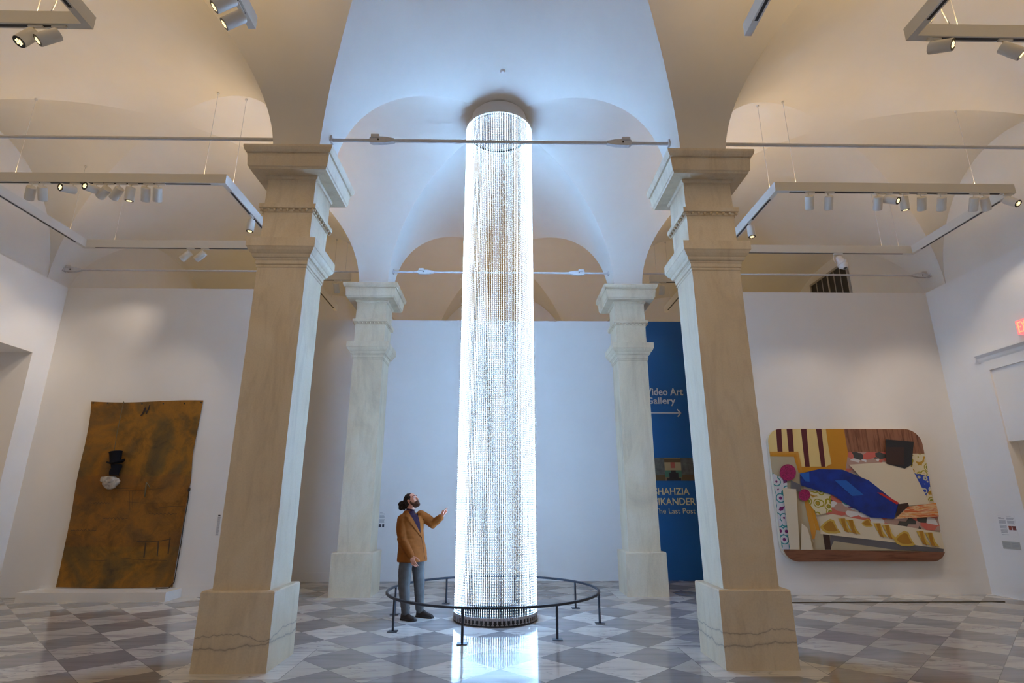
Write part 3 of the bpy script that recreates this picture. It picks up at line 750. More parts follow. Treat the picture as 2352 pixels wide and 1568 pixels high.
stroke(bm, [(698, 170), (712, 160), (727, 128), (735, 112)], [8, 9, 11, 10]); stroke(bm, [(731, 112), (738, 135), (742, 158)], [10, 9, 7]); stroke(bm, [(738, 158), (752, 128), (764, 98), (769, 96)], [6, 9, 10, 6])
finish(bm, 'painted_letter', M['ink'], t)
MK = [[(x0 + (x1 - x0) * i / 14, y0 + (8 if i % 2 else -6) * (1 if 2 < i < 12 else .3)) for i in range(15)] for x0, x1, y0 in ((335, 480, 798), (425, 610, 908), (760, 960, 876), (195, 380, 995))]
MK = [(m_, 4) for m_ in MK] + [([(672, 1075), (760, 1078), (850, 1070), (920, 1058)], 5), ([(735, 1085), (730, 1130), (722, 1195)], [8, 11, 9]), ([(826, 1075), (824, 1120), (818, 1182)], [7, 10, 9]), ([(912, 1040), (905, 1100), (897, 1165)], [7, 10, 9]),
                ([(560, 1195), (700, 1208), (890, 1212)], 2.5), ([(540, 712), (700, 708), (880, 690)], 2), ([(600, 790), (720, 800), (860, 798)], 2), ([(620, 715), (618, 850)], 2), ([(640, 715), (642, 840)], 2),
                ([(800, 840), (900, 824), (1020, 820)], 2.5), ([(310, 1215), (460, 1210)], 2.5), ([(470, 690), (560, 695), (660, 690)], 3)]
for pts, w_ in MK:
    bm = bmesh.new(); stroke(bm, pts, w_); finish(bm, 'drawn_mark', M['wash'], t)
bm = bmesh.new(); tube(bm, [cp(728, 755, YT - .03), cp(735, 700, YT - .045), cp(741, 650, YT - .03)], [.012, .014, .010], 8); tube(bm, [cp(740, 650, YT - .03), cp(755, 668, YT - .03), cp(767, 690, YT - .03)], .007, 8)
finish(bm, 'twig', M['cord'], t, smooth=True)
M['felt'].node_tree.nodes['Principled BSDF'].inputs['Specular IOR Level'].default_value = .1
# top hat, silhouetted head, crumpled collar
ax = (cp(500, 445) - cp(520, 515)); ax.y = 0; hat_c = cp(517, 512, YT - .11); up_ = Vector((-.16, 0, 1)).normalized()
k1 = (cp(560, 500) - cp(480, 500)).length / 2
bm = bmesh.new(); lathe(bm, [(k1 * .92, 0), (k1 * .88, .05), (k1 * .98, .18), (k1 * 1.06, .215), (k1 * .9, .222), (k1 * .5, .212)], hat_c, up_, 32); h_ = finish(bm, 'top_hat', M['felt'], t, smooth=True, sharp=40)
bm = bmesh.new(); rim = []
for k in range(40):
    q = 2 * PI * k / 40; curl = .045 * abs(math.cos(q)) ** 3
    for rr, dz in ((k1 * .85, 0), (k1 * 1.35, curl * .5), (k1 * 1.55, curl), (k1 * 1.53, curl + .012), (k1 * .85, .014)):
        p = hat_c + Vector((rr * math.cos(q), rr * .62 * math.sin(q), dz)) + Vector((0, 0, .16 * rr * math.cos(q)))
        rim.append(bm.verts.new(p))
for k in range(40):
    for i in range(5): bm.faces.new((rim[5 * k + i], rim[5 * ((k + 1) % 40) + i], rim[5 * ((k + 1) % 40) + (i + 1) % 5], rim[5 * k + (i + 1) % 5]))
bmesh.ops.recalc_face_normals(bm, faces=bm.faces[:]); finish(bm, 'brim', M['felt'], h_, smooth=True)
bm = bmesh.new(); pr_ = [(485, 520, 563), (487, 535, 565), (490, 548, 560), (478, 560, 552), (474, 575, 545), (474, 590, 540), (476, 600, 545)]
rg = []
for l, y, r in pr_:
    a, b = cp(l, y, YT - .09), cp(r, y, YT - .09); c = (a + b) / 2; h = (b - a).length / 2
    rg.append([bm.verts.new(c + Vector((h * math.cos(q), .06 * math.sin(q), 0))) for q in (2 * PI * i / 20 for i in range(20))])
for i in range(len(rg) - 1):
    for k in range(20): bm.faces.new((rg[i][k], rg[i][(k + 1) % 20], rg[i + 1][(k + 1) % 20], rg[i + 1][k]))
bm.faces.new(rg[0]); bm.faces.new(rg[-1]); bmesh.ops.recalc_face_normals(bm, faces=bm.faces[:]); finish(bm, 'head_form', M['felt'], t, smooth=True, sharp=50)
bm = bmesh.new(); cen = cp(488, 646, YT - .09); ball(bm, cen, 1, 4, (.155, .07, .125))
import mathutils
for v in bm.verts:
    q = v.co - cen; n = mathutils.noise.noise(v.co * 9) * .045 + mathutils.noise.noise(v.co * 22) * .02
    v.co += q.normalized() * n
    if v.co.z > cen.z + .085: v.co.z = cen.z + .085 + (v.co.z - cen.z - .085) * .3
    if v.co.x < cen.x - .05 and v.co.z > cen.z: v.co.x -= .05
finish(bm, 'crumpled_collar', M['foil'], t)
bm = bmesh.new(); tube(bm, [cp(578, 68, YT - .02), cp(560, 150, YT - .03), cp(535, 260, YT - .03), cp(515, 380, YT - .04), cp(508, 432, YT - .09)], .005, 6); finish(bm, 'hanging_cord', M['cord'], t, smooth=True)
bm = bmesh.new(); tube(bm, [cp(1048, 700, YT - .02), cp(1040, 780, YT - .02), cp(1008, 960, YT - .02), cp(990, 1090, YT - .02), cp(958, 1270, YT - .02), cp(940, 1370, YT - .02), cp(900, 1411, YT - .05), cp(850, 1412, YT - .08), cp(815, 1411, YT - .09), cp(810, 1420, YT - .09), cp(826, 1422, YT - .09)], .008, 8)
ball(bm, cp(1048, 703, YT - .03), .028, 2, (.8, .8, 1.6)); finish(bm, 'rope', M['ropeC'], t, smooth=True)
for x, y in ((358, 78), (462, 80), (578, 78), (710, 84), (863, 84), (1015, 82), (1135, 76)):
    bm = bmesh.new(); lathe(bm, [(.014, 0), (.014, .006), (.006, .008)], cp(x, y, YT - .012), (0, -1, 0), 12); finish(bm, 'grommet', M['rim'], t)
# low white plinth under it
bm = bmesh.new(); box(bm, (-8.22, 10.385, 0), (-5.71, YSW - .005, .150)); tag(finish(bm, 'low_plinth', M['plinth']), 'long low white plinth on the floor under the rust canvas hanging', 'plinth')

# ================================================================== LARGE PAINTING (a generic colour composition of the same size and colours)
YP = YSW - .10
def pattern(name, cols, scale, kind='voronoi'):
    m, nt, b = new_mat(name); k = NT(nt); p = k.pos()
    if kind == 'voronoi':
        x = k.n('ShaderNodeTexVoronoi'); k.lk(p, x.inputs['Vector']); x.inputs['Scale'].default_value = scale
        f = k.m('FRACT', k.m('MULTIPLY', x.outputs['Distance'], 1.25))
    elif kind == 'cells':
        x = k.n('ShaderNodeTexVoronoi'); k.lk(k.map(p, rot=(0, .6, 0), sc=(1, 1, 1.7)), x.inputs['Vector']); x.inputs['Scale'].default_value = scale; f = k.sep(x.outputs['Color'])[0]
    elif kind == 'grain':
        f = k.noise(k.map(p, sc=(.8, 1, 9)), scale, 4, .6, .5)
    elif kind == 'vgrain':
        f = k.noise(k.map(p, sc=(9, 1, .8)), scale, 4, .6, .5)
    else: f = k.noise(p, scale, 4, .6, 1.5)
    n = len(cols); rp = k.n('ShaderNodeValToRGB'); k.lk(f, rp.inputs[0]); e = rp.color_ramp.elements
    while len(e) < n: e.new(.5)
    lo, hi = (.08, .8) if kind in ('voronoi', 'cells') else (.32, .66)
    for i, c in enumerate(cols): e[i].position = lo + (hi - lo) * i / n; e[i].color = (*c, 1)
    rp.color_ramp.interpolation = 'CONSTANT' if kind in ('voronoi', 'cells') else 'LINEAR'
    k.lk(rp.outputs[0], b.inputs['Base Color']); b.inputs['Roughness'].default_value = .5; return m
CREAM = (.66, .56, .38)
pm = [plain('cream_paint', (.66, .58, .44), .5), plain('maroon_paint', (.085, .008, .012), .5), plain('straw_paint', (.70, .52, .21), .5), plain('orange_ochre_paint', (.50, .20, .004), .5),
      pattern('walnut_panel', [(.10, .030, .012), (.17, .058, .024), (.25, .10, .045)], 2.2, 'vgrain'), plain('gold_paint', (.52, .22, .02), .4), plain('sand_paint', (.42, .35, .23), .5),
      plain('deep_blue_paint', (.002, .022, .20), .45, var=.35, scale=5), plain('bright_blue_paint', (.01, .10, .42), .45), pattern('coral_grey_pattern', [(.50, .10, .07), (.62, .60, .60), (.05, .05, .045), (.50, .12, .08), (.40, .25, .2)], 5.5, 'cells'),
      pattern('olive_floral_pattern', [(.42, .22, .01), (.20, .22, .01), (.66, .56, .36), (.30, .24, .0), (.66, .58, .40)], 6.5), pattern('purple_floral_pattern', [(.16, .01, .12), (.60, .62, .66), (.62, .62, .68), (.03, .25, .28), (.60, .62, .66)], 6.0),
      pattern('orange_flame_pattern', [(.55, .10, .01), (.62, .20, .01), (.70, .52, .3), (.50, .09, .01)], 4.0, 'grain'), plain('grey_shadow_paint', (.11, .10, .105), .5), plain('dark_brown_paint', (.035, .014, .009), .5),
      pattern('walnut_base', [(.085, .028, .012), (.15, .05, .022), (.20, .075, .035)], 2.0, 'grain'), plain('magenta_glitter_paint', (.28, .008, .07), .4, var=.6, scale=60), plain('red_paint', (.42, .008, .008), .5),
      plain('mustard_paint', (.52, .33, .05), .5), plain('brown_ochre_paint', (.36, .16, .01), .5), plain('white_panel_edge', (.62, .54, .42), .5), plain('black_paint', (.012, .012, .014), .5),
      pattern('blue_white_pattern', [(.01, .04, .38), (.5, .5, .42), (.01, .05, .40)], 9)]
def pp(x, y, lay=0): return atY(1740 + x / 4.48, 960 + y / 4.48, YP - .0012 * lay)
t = thing('large_painting', 'large rounded-corner painting in blue, cream, ochre and walnut colours on the right back wall', 'painting', tuple(pp(1000, 1470)))
ol = []
p00, p11 = pp(100, 112), pp(1900, 1470)
X0, X1, Z0, Z1 = 5.15, 8.165, p11.z, pp(900, 112).z
for (cx_, cz_, a0) in ((X1 - .30, Z1 - .30, 0), (X0 + .27, Z1 - .27, 90), (X0 + .27, Z0 + .27, 180), (X1 - .27, Z0 + .27, 270)):
    r_ = (X1 - cx_) if cx_ > 6.5 else (cx_ - X0)
    for k in range(11): q = math.radians(a0 + 9 * k); ol.append((cx_ + r_ * math.cos(q), cz_ + r_ * math.sin(q)))
bm = bmesh.new(); f1 = [bm.verts.new((x, YP, z)) for x, z in ol]; f2 = [bm.verts.new((x, YSW - .012, z)) for x, z in ol]
bm.faces.new(f1); bm.faces.new(f2[::-1])
for i in range(len(ol)): bm.faces.new((f1[i], f1[(i + 1) % len(ol)], f2[(i + 1) % len(ol)], f2[i]))
bmesh.ops.recalc_face_normals(bm, faces=bm.faces[:]); finish(bm, 'panel', pm[20], t)
# the clip test keeps every colour field inside the rounded outline
def clip_poly(poly):
    from mathutils.geometry import tessellate_polygon
    out = [Vector((p[0], p[1])) for p in poly]; n = len(ol)
    for i in range(n):
        a = Vector(ol[i]); b = Vector(ol[(i + 1) % n]); d = b - a
        if d.length < 1e-7: continue
        nw = []
        for k in range(len(out)):
            p, q = out[k], out[(k + 1) % len(out)]
            sp = d.x * (p.y - a.y) - d.y * (p.x - a.x); sq = d.x * (q.y - a.y) - d.y * (q.x - a.x)
            if sp >= 0: nw.append(p)
            if (sp >= 0) != (sq >= 0): nw.append(p + (q - p) * (sp / (sp - sq)))
        out = nw
        if len(out) < 3: return []
    return out
bm = bmesh.new(); LAY = [0]
def fld(mi, pts):
    LAY[0] += 1
    P = [pp(x, y) for x, y in pts]; from mathutils.geometry import tessellate_polygon
    tri = tessellate_polygon([[Vector((p.x, p.z, 0)) for p in P]])
    for t3 in tri:
        a = [(P[i].x, P[i].z) for i in t3]
        if (a[1][0] - a[0][0]) * (a[2][1] - a[0][1]) - (a[1][1] - a[0][1]) * (a[2][0] - a[0][0]) < 0: a = a[::-1]
        c = clip_poly(a)
        if len(c) >= 3:
            f = bm.faces.new([bm.verts.new((q.x, YP - .0009 * LAY[0], q.y)) for q in c]); f.material_index = mi
# background fields
fld(2, [(90, 100), (720, 100), (770, 520), (130, 520)])
for a, b in ((188, 244), (297, 357), (444, 502), (600, 655)):
    fld(1, [(a, 105), (b, 105), (b + 22 + (a - 188) * .05, 500), (a + 30 + (a - 188) * .06, 500)])
fld(3, [(700, 105), (885, 105), (932, 360), (935, 530), (450, 560), (440, 500), (700, 500), (760, 470), (720, 250)])
fld(4, [(885, 105), (1760, 105), (1720, 365), (930, 365)])
fld(9, [(930, 350), (1330, 350), (1600, 480), (1600, 560), (900, 560)])
fld(10, [(1560, 365), (1720, 365), (1800, 850), (1640, 850), (1530, 480)])
fld(22, [(1600, 560), (1760, 600), (1775, 720), (1700, 850), (1560, 820)])
# frame at the left
fld(6, [(115, 380), (420, 380), (560, 1260), (620, 1350), (220, 1350)])
fld(11, [(140, 560), (300, 640), (330, 1350), (235, 1350), (170, 730)])
for o_, mi in ((0, 5), (22, 3)): fld(mi, [(118, 345 + o_), (415 - o_, 345 + o_), (462 - o_, 560), (440 - o_, 560), (392 - o_, 375 + o_), (120, 372 + o_)])
fld(5, [(468, 810), (520, 800), (615, 1245), (560, 1245)]); fld(3, [(510, 800), (560, 880), (640, 1160), (600, 1160)])
# lower fields
fld(6, [(600, 1150), (1915, 1340), (1915, 1360), (560, 1360)])
fld(13, [(740, 1185), (1915, 1330), (1920, 1380), (1380, 1350), (780, 1262), (745, 1340)])
fld(14, [(665, 1180), (735, 1190), (750, 1350), (690, 1350)])
fld(9, [(730, 730), (900, 740), (1100, 960), (1430, 1020), (1860, 980), (1880, 1160), (1400, 1130), (1060, 1040), (700, 990)])
fld(10, [(540, 750), (740, 740), (760, 960), (610, 1000), (510, 850)])
fld(11, [(790, 730), (880, 730), (1040, 970), (880, 900)])
fld(0, [(640, 1010), (760, 985), (1150, 1060), (1500, 1110), (1890, 1180), (1915, 1345), (1300, 1265), (640, 1190)])
for x0, y0, s_ in ((740, 1110, 1.0), (1120, 1075, .55), (1500, 1235, 1.05)):
    for r_, mi in ((1.0, 18), (.72, 19)):
        fld(mi, [(x0 + s_ * r_ * a, y0 + s_ * r_ * b) for a, b in ((-105, 10), (-50, -45), (0, -75), (40, -60), (75, 20), (110, 65), (60, 78), (-20, 75), (-70, 55))])
for x0, y0 in ((880, 1070), (960, 1085), (1240, 1120), (1330, 1135), (1680, 1200), (1770, 1215)):
    for w_, mi in ((60, 18), (34, 19)):
        fld(mi, [(x0 - w_, y0 - 40), (x0 + w_ * .2, y0 - 40), (x0 + w_ * .7, y0 + 50), (x0 + w_ * 1.5, y0 + 110), (x0 + w_ * .2, y0 + 90), (x0 - w_ * .3, y0 + 40)])
# plain abstract shapes in the middle: cream lozenge, blue wedge, dark disc, orange slab
def ell(x, y, rx, ry, n=22, rot=0.0): return [(x + rx * math.cos(2 * PI * k / n) * math.cos(rot) - ry * math.sin(2 * PI * k / n) * math.sin(rot), y + rx * math.cos(2 * PI * k / n) * math.sin(rot) + ry * math.sin(2 * PI * k / n) * math.cos(rot)) for k in range(n)]
fld(0, [(930, 480), (1290, 455), (1560, 490), (1760, 880), (1500, 905), (1200, 770)])
fld(7, [(425, 570), (620, 525), (860, 530), (1130, 640), (1440, 885), (1390, 1035), (1150, 1020), (930, 900), (760, 790), (560, 730), (430, 690)])
fld(8, [(425, 572), (520, 556), (525, 655), (480, 650)]); fld(8, [(780, 640), (900, 640), (1080, 790), (960, 800)])
fld(17, [(1215, 765), (1260, 768), (1440, 870), (1420, 890)])
fld(16, ell(300, 560, 85, 85)); fld(16, ell(470, 790, 60, 60))
fld(13, [(330, 640), (440, 690), (430, 760), (330, 730)])
fld(21, [(1300, 220), (1590, 245), (1570, 480), (1500, 520), (1310, 470)]); fld(14, [(1300, 300), (1490, 300), (1490, 490), (1310, 470)])
fld(14, [(1430, 885), (1530, 870), (1540, 905), (1400, 1020)])
fld(12, [(1530, 910), (1840, 865), (1850, 1010), (1400, 1035)])
fld(0, [(245, 720), (385, 730), (420, 1350), (320, 1350)]); fld(0, [(440, 1080), (500, 1130), (560, 1350), (430, 1350)])
fld(15, [(150, 1345), (1960, 1375), (1960, 1500), (150, 1500)])
finish(bm, 'picture_surface', None, t, mats=pm)

# ================================================================== BLUE WALL LETTERING
def text_mesh(s, bold=0.0):
    c = bpy.data.curves.new('t', 'FONT'); c.body = s; c.offset = bold; c.resolution_u = 3
    o = bpy.data.objects.new('t', c); COL.objects.link(o); dg = bpy.context.evaluated_depsgraph_get(); me = bpy.data.meshes.new_from_object(o.evaluated_get(dg))
    bpy.data.objects.remove(o); bpy.data.curves.remove(c); return me
def put_text(name, s, box4, yy, mat, parent, bold=0.0, th=.002, xw=None):
    """letters fitted to a pixel box (left, top, right, bottom) on the plane y = yy"""
    me = text_mesh(s, bold); co = [v.co.copy() for v in me.vertices]
    a, b = atY(box4[0], box4[3], yy), atY(box4[2], box4[1], yy)
    x0, x1 = min(c.x for c in co), max(c.x for c in co); z0, z1 = min(c.y for c in co), max(c.y for c in co)
    for v in me.vertices:
        v.co = Vector((a.x + (v.co.x - x0) / (x1 - x0) * (b.x - a.x), yy, a.z + (v.co.y - z0) / (z1 - z0) * (b.z - a.z)))
    bm = bmesh.new(); bm.from_mesh(me); bpy.data.meshes.remove(me)
    r = bmesh.ops.extrude_face_region(bm, geom=bm.faces[:])
    for g_ in r['geom']:
        if isinstance(g_, bmesh.types.BMVert): g_.co.y -= th
    bmesh.ops.recalc_face_normals(bm, faces=bm.faces[:])
    return finish(bm, name, mat, parent)
YB = YMW - .0055
M['letw'] = plain('white_vinyl_letters', (.62, .64, .66), .5); M['letc'] = plain('cream_vinyl_letters', (.72, .62, .36), .5)
t = thing('wayfinding_sign', 'white lettering and right-pointing arrow at the top of the blue wall', 'sign', tuple(atY(1525, 950, YB)))
put_text('lettering', 'Video Art', (1484, 891, 1568, 908), YB, M['letw'], t, .022)
put_text('lettering', 'Gallery', (1485, 912, 1551, 932), YB, M['letw'], t, .022)
bm = bmesh.new(); a, b = atY(1486, 948, YB), atY(1564, 948, YB); h = .014
box(bm, (a.x, YB - .002, a.z - h), (b.x - .01, YB, a.z + h))
for s_ in (1, -1):
    tip = Vector((b.x, YB, a.z)); e = tip + Vector((-.085, 0, s_ * .085)); dd = (e - tip).normalized()
    obox(bm, (tip + e) / 2 + Vector((0, -.001, 0)), (e - tip) / 2, Vector((0, .001, 0)), Vector((-dd.z, 0, dd.x)) * h)
finish(bm, 'arrow', M['letw'], t)
t = thing('exhibition_sign', 'cream exhibition title with a small picture, lower on the blue wall', 'sign', tuple(atY(1550, 1180, YB)))
put_text('title', 'SHAHZIA', (1502, 1120, 1583, 1136), YB, M['letc'], t, .018)
put_text('title', 'SIKANDER', (1503, 1143, 1597, 1160), YB, M['letc'], t, .018)
put_text('subtitle', 'The Last Post', (1504, 1167, 1597, 1179), YB, M['letc'], t, .0)
a, b = atY(1500, 1103.5, YB), atY(1591, 1051, YB)
def rect(bm, u0, v0, u1, v1, lay, mi):
    x0, x1 = a.x + (b.x - a.x) * u0, a.x + (b.x - a.x) * u1; z0, z1 = a.z + (b.z - a.z) * v0, a.z + (b.z - a.z) * v1
    box(bm, (x0, YB - .002 - .0008 * lay, z0), (x1, YB, z1), mi)
bm = bmesh.new(); rect(bm, 0, 0, 1, 1, 0, 0); rect(bm, .0, 0, .30, 1, 1, 1); rect(bm, .70, 0, 1, 1, 1, 1); rect(bm, .0, 0, .30, .25, 2, 4); rect(bm, .70, 0, 1, .25, 2, 4)
rect(bm, .30, .45, .70, .80, 2, 2); rect(bm, .30, .15, .70, .45, 2, 3); rect(bm, .30, .80, .70, .95, 3, 4); rect(bm, .45, .55, .55, .80, 4, 5); rect(bm, .40, .0, .62, .35, 4, 6); rect(bm, .45, .3, .56, .45, 5, 6); rect(bm, .34, 0, .68, .12, 5, 6)
finish(bm, 'picture', None, t, mats=[plain('p_tan', (.20, .13, .07), .6), plain('p_grey', (.10, .10, .085), .6, var=.4, scale=8), plain('p_cream', (.36, .26, .13), .6), plain('p_green', (.06, .15, .10), .6), plain('p_brown', (.10, .06, .02), .6), plain('p_red', (.35, .08, .05), .6), plain('p_dark', (.012, .010, .012), .6)])

# ================================================================== WALL TEXT PANELS (text too small to read is drawn as short lines)
M['card'] = plain('pale_card', (.66, .66, .66), .6); M['txt'] = plain('grey_print', (.33, .33, .35), .7); M['txtd'] = plain('dark_print', (.03, .03, .045), .7)
def back_card(name, label, u0, v0, u1, v1, yy, rows, extra=(), card=True):
    a, b = atY(u0, v1, yy), atY(u1, v0, yy); t = thing(name, label, 'wall label', ((a.x + b.x) / 2, yy, a.z))
    W, H = b.x - a.x, b.z - a.z
    bm = bmesh.new(); box(bm, (a.x, yy - .003, a.z), (b.x, yy, b.z)); finish(bm, 'card', M['card'] if card else M['wall'], t)
    bm = bmesh.new(); random.seed(len(label))
    for v, x1 in rows: box(bm, (a.x + .06 * W, yy - .0045, b.z - H * v - .0035), (a.x + W * (.06 + .86 * x1), yy - .002, b.z - H * v + .0035))
    finish(bm, 'printed_text', M['txt'], t)
    for nm, x0, y0, x1, y1 in extra:
        bm = bmesh.new(); box(bm, (a.x + W * x0, yy - .006, b.z - H * y1), (a.x + W * x1, yy - .002, b.z - H * y0)); finish(bm, nm, M['txtd'], t)
rows = [(.12 + .045 * i, 1 - .25 * random.random()) for i in range(19)]
back_card('wall_label', 'narrow grey wall label with a dark heading beside the near left column', 494.5, 1182, 508.5, 1230, YSW - .001, rows, [('heading', .1, .0, .75, .06)])
rows = [(.04, .45), (.10, .9), (.12, .9)] + [(.20 + .036 * i, .9 - .15 * random.random()) for i in range(5)] + [(.44 + .036 * i, .9 - .15 * random.random()) for i in range(6)]
back_card('wall_text', 'pale text block with two small dark pictures on the centre wall, behind the man', 869.5, 1176, 887.5, 1214, YMW - .001, rows, [('small_picture', .0, .72, .36, .90), ('small_picture', .50, .72, .80, .90)], card=False)
def side_card(name, label, c0, c1, rows, mat, pics=()):
    """on the right wall: c0 = (y, z) nearest the corner and top, c1 = other corner"""
    t = thing(name, label, 'wall label', (XR - .001, (c0[0] + c1[0]) / 2, c1[1])); x = XR - .001
    Y = lambda u: c0[0] + (c1[0] - c0[0]) * u; Z = lambda v: c0[1] + (c1[1] - c0[1]) * v
    bm = bmesh.new(); box(bm, (x - .003, Y(0), Z(0)), (x, Y(1), Z(1))); finish(bm, 'card', mat, t)
    bm = bmesh.new()
    for v, u0, u1 in rows: box(bm, (x - .0045, Y(u0), Z(v) - .0035), (x - .002, Y(u1), Z(v) + .0035))
    finish(bm, 'printed_text', M['txt'], t)
    for u0, v0, u1, v1, mm in pics: bm = bmesh.new(); box(bm, (x - .006, Y(u0), Z(v0)), (x - .002, Y(u1), Z(v1))); finish(bm, 'small_picture', mm, t)
q0, q1 = atX(2291, 1183, XR), atX(2340, 1230, XR)
rows = [(.03 + .0, .02, .22), (.10, .02, .2), (.16, .02, .40)] + [(v, .02, .45 - .06 * random.random()) for v in [.24 + .035 * i for i in range(5)] + [.47 + .035 * i for i in range(5)] + [.70 + .035 * i for i in range(5)]] + [(.93, .02, .45)] \
     + [(.03, .52, .8)] + [(v, .52, .96 - .06 * random.random()) for v in [.11 + .035 * i for i in range(3)] + [.26 + .035 * i for i in range(5)]]
side_card('wall_text', 'text panel with two small red and green pictures on the right wall', (q0.y, q0.z), (q1.y, q1.z - .02), rows, M['wall'],
          [(.54, .50, .72, .70, plain('p_redgreen', (.25, .06, .03), .6, var=.6, scale=30)), (.76, .50, .96, .70, plain('p_darkred', (.14, .03, .02), .6, var=.7, scale=30))])
side_card('wall_label', 'small grey label card under the text panel on the right wall', (9.639 * 1.08, .955), (9.31 * 1.08, .825), [(v, u, u + .38) for v in (.2, .3, .45, .6, .75) for u in (.05, .55)], plain('grey_card', (.42, .42, .39), .6))

# ================================================================== EXIT SIGN
M['exit'] = emit('red_exit_letters', (1.0, .10, .05), 5.0); M['exitp'] = emit('pink_edge_glow', (1.0, .20, .20), .9)
e0, e1 = atX(2339, 738, XR), atX(2345, 770, XR)
t = thing('exit_sign', 'red glowing exit sign on the right wall, cut by the picture edge', 'exit sign', (XR - .05, 8.75, 4.38))
zt, zb = e0.z + .0, e0.z - .245; y1_ = e0.y; y0_ = y1_ - .36
bm = bmesh.new(); box(bm, (XR - .065, y0_, zb), (XR - .001, y1_, zt)); finish(bm, 'housing', M['exitp'], t)
bm = bmesh.new(); xx = XR - .0665
def lbox(ya, za, yb, zb_): box(bm, (xx - .004, y1_ - .03 - ya, zb + .03 + za), (xx + .003, y1_ - .03 - yb, zb + .03 + zb_))
H_ = .185; s_ = .02
lbox(0, 0, s_, H_); lbox(0, 0, .065, s_); lbox(0, H_ - s_, .065, H_); lbox(0, H_ / 2 - s_ / 2, .055, H_ / 2 + s_ / 2)
for sg in (1, -1):
    c0_ = Vector((xx, y1_ - .03 - .11, zb + .03 + H_ / 2)); dr = Vector((0, -.030, sg * H_ / 2)); obox(bm, c0_, dr, Vector((.003, 0, 0)), Vector((0, .009, 0)))
lbox(.165, 0, .165 + s_, H_); lbox(.215, H_ - s_, .29, H_); lbox(.2425, 0, .2425 + s_, H_)
finish(bm, 'letters', M['exit'], t)
bm = bmesh.new(); box(bm, (XR - .05, y0_ + .12, zt), (XR - .001, y1_ - .12, zt + .05)); finish(bm, 'bracket', M['white'], t)

# thin metal barrier line on the floor before the painting
bm = bmesh.new(); a = atZ(1700, 1383, 0); b = atZ(2308, 1382, 0); box(bm, (4.0, b.y - .008, 0), (b.x, b.y + .008, .012))
tag(finish(bm, 'floor_strip', plain('dark_brass', (.10, .085, .06), .4, .6)), 'thin dark metal strip on the floor in front of the large painting', 'floor strip')

# ================================================================== THE MAN
from mathutils.bvhtree import BVHTree
M['skin'] = plain('light_skin', (.66, .30, .20), .55, var=.08, scale=30)
M['hair'] = plain('dark_brown_hair', (.020, .012, .009), .6, var=.5, scale=60, bump=.8)
M['beard'] = plain('brown_beard', (.075, .032, .018), .75, var=.45, scale=90, bump=.7)
M['jacket'] = plain('tobacco_brown_wool', (.225, .066, .012), .85, var=.14, scale=9, bump=.15)
M['lapel'] = plain('tobacco_brown_lapel', (.26, .08, .015), .85, var=.08, scale=12)
M['seam'] = plain('dark_seam', (.035, .012, .004), .9)
M['shirt'] = plain('dark_purple_shirt', (.020, .006, .018), .7, var=.4, scale=40)
M['trouser'] = plain('slate_grey_trousers', (.105, .100, .100), .85, var=.15, scale=14)
M['boot'] = plain('dark_brown_leather', (.016, .010, .009), .5, var=.3, scale=20)
M['sole'] = plain('black_sole', (.010, .008, .008), .7)
M['eye'] = plain('eye_white', (.6, .58, .56), .3); M['iris'] = plain('dark_iris', (.02, .012, .01), .3)

for k_ in ('jacket', 'lapel', 'seam', 'shirt', 'trouser', 'hair', 'beard'): M[k_].node_tree.nodes['Principled BSDF'].inputs['Specular IOR Level'].default_value = .12
def fuse(bm, voxel, it=4, fac=.5):
    bmesh.ops.recalc_face_normals(bm, faces=bm.faces[:])
    me = bpy.data.meshes.new('tmp'); bm.to_mesh(me); bm.free(); o = bpy.data.objects.new('tmp', me); COL.objects.link(o)
    r = o.modifiers.new('r', 'REMESH'); r.mode = 'VOXEL'; r.voxel_size = voxel; r.use_smooth_shade = True
    if it: s = o.modifiers.new('s', 'SMOOTH'); s.iterations = it; s.factor = fac
    dg = bpy.context.evaluated_depsgraph_get(); m2 = bpy.data.meshes.new_from_object(o.evaluated_get(dg))
    bpy.data.objects.remove(o); bpy.data.meshes.remove(me)
    b = bmesh.new(); b.from_mesh(m2); bpy.data.meshes.remove(m2); return b
def limb(bm, pts, rs, seg=16):
    """tapered limb with rounded ends"""
    pts = [Vector(p) for p in pts]
    P, R = [], []
    for i in range(len(pts) - 1):
        n = 6
        for k in range(n): q = k / n; P.append(pts[i].lerp(pts[i + 1], q)); R.append(rs[i] * (1 - q) + rs[i + 1] * q)
    P.append(pts[-1]); R.append(rs[-1])
    tube(bm, P, R, seg)
    for p, r in zip(pts, rs): ball(bm, p, r * .995, 2)
def stack(bm, rows, F, L, seg=32, pw=2.0):
    """closed elliptical stack: rows of (centre, half width along L, half depth along F)"""
    rg = []
    for c, a, b in rows:
        c = Vector(c); ring = []
        for k in range(seg):
            q = 2 * PI * k / seg; cq, sq = math.cos(q), math.sin(q)
            ring.append(bm.verts.new(c + L * a * math.copysign(abs(cq) ** (2 / pw), cq) + F * b * math.copysign(abs(sq) ** (2 / pw), sq)))
        rg.append(ring)
    for i in range(len(rg) - 1):
        for k in range(seg): bm.faces.new((rg[i][k], rg[i][(k + 1) % seg], rg[i + 1][(k + 1) % seg], rg[i + 1][k]))
    bm.faces.new(rg[0][::-1]); bm.faces.new(rg[-1])
FW = Vector((.78, -.62, 0)).normalized(); LT = Vector((.62, .78, 0)).normalized()
def wp(u, v, y): return atY(u, v, y)
hipC = Vector((-1.325, 8.83, .92))
RH_, LH_ = hipC - LT * .095, hipC + LT * .095
RK, LK = wp(928, 1349, 8.745), wp(963, 1345, 8.93)
RA, LA = wp(931.5, 1404, 8.775), wp(964, 1399, 8.99)
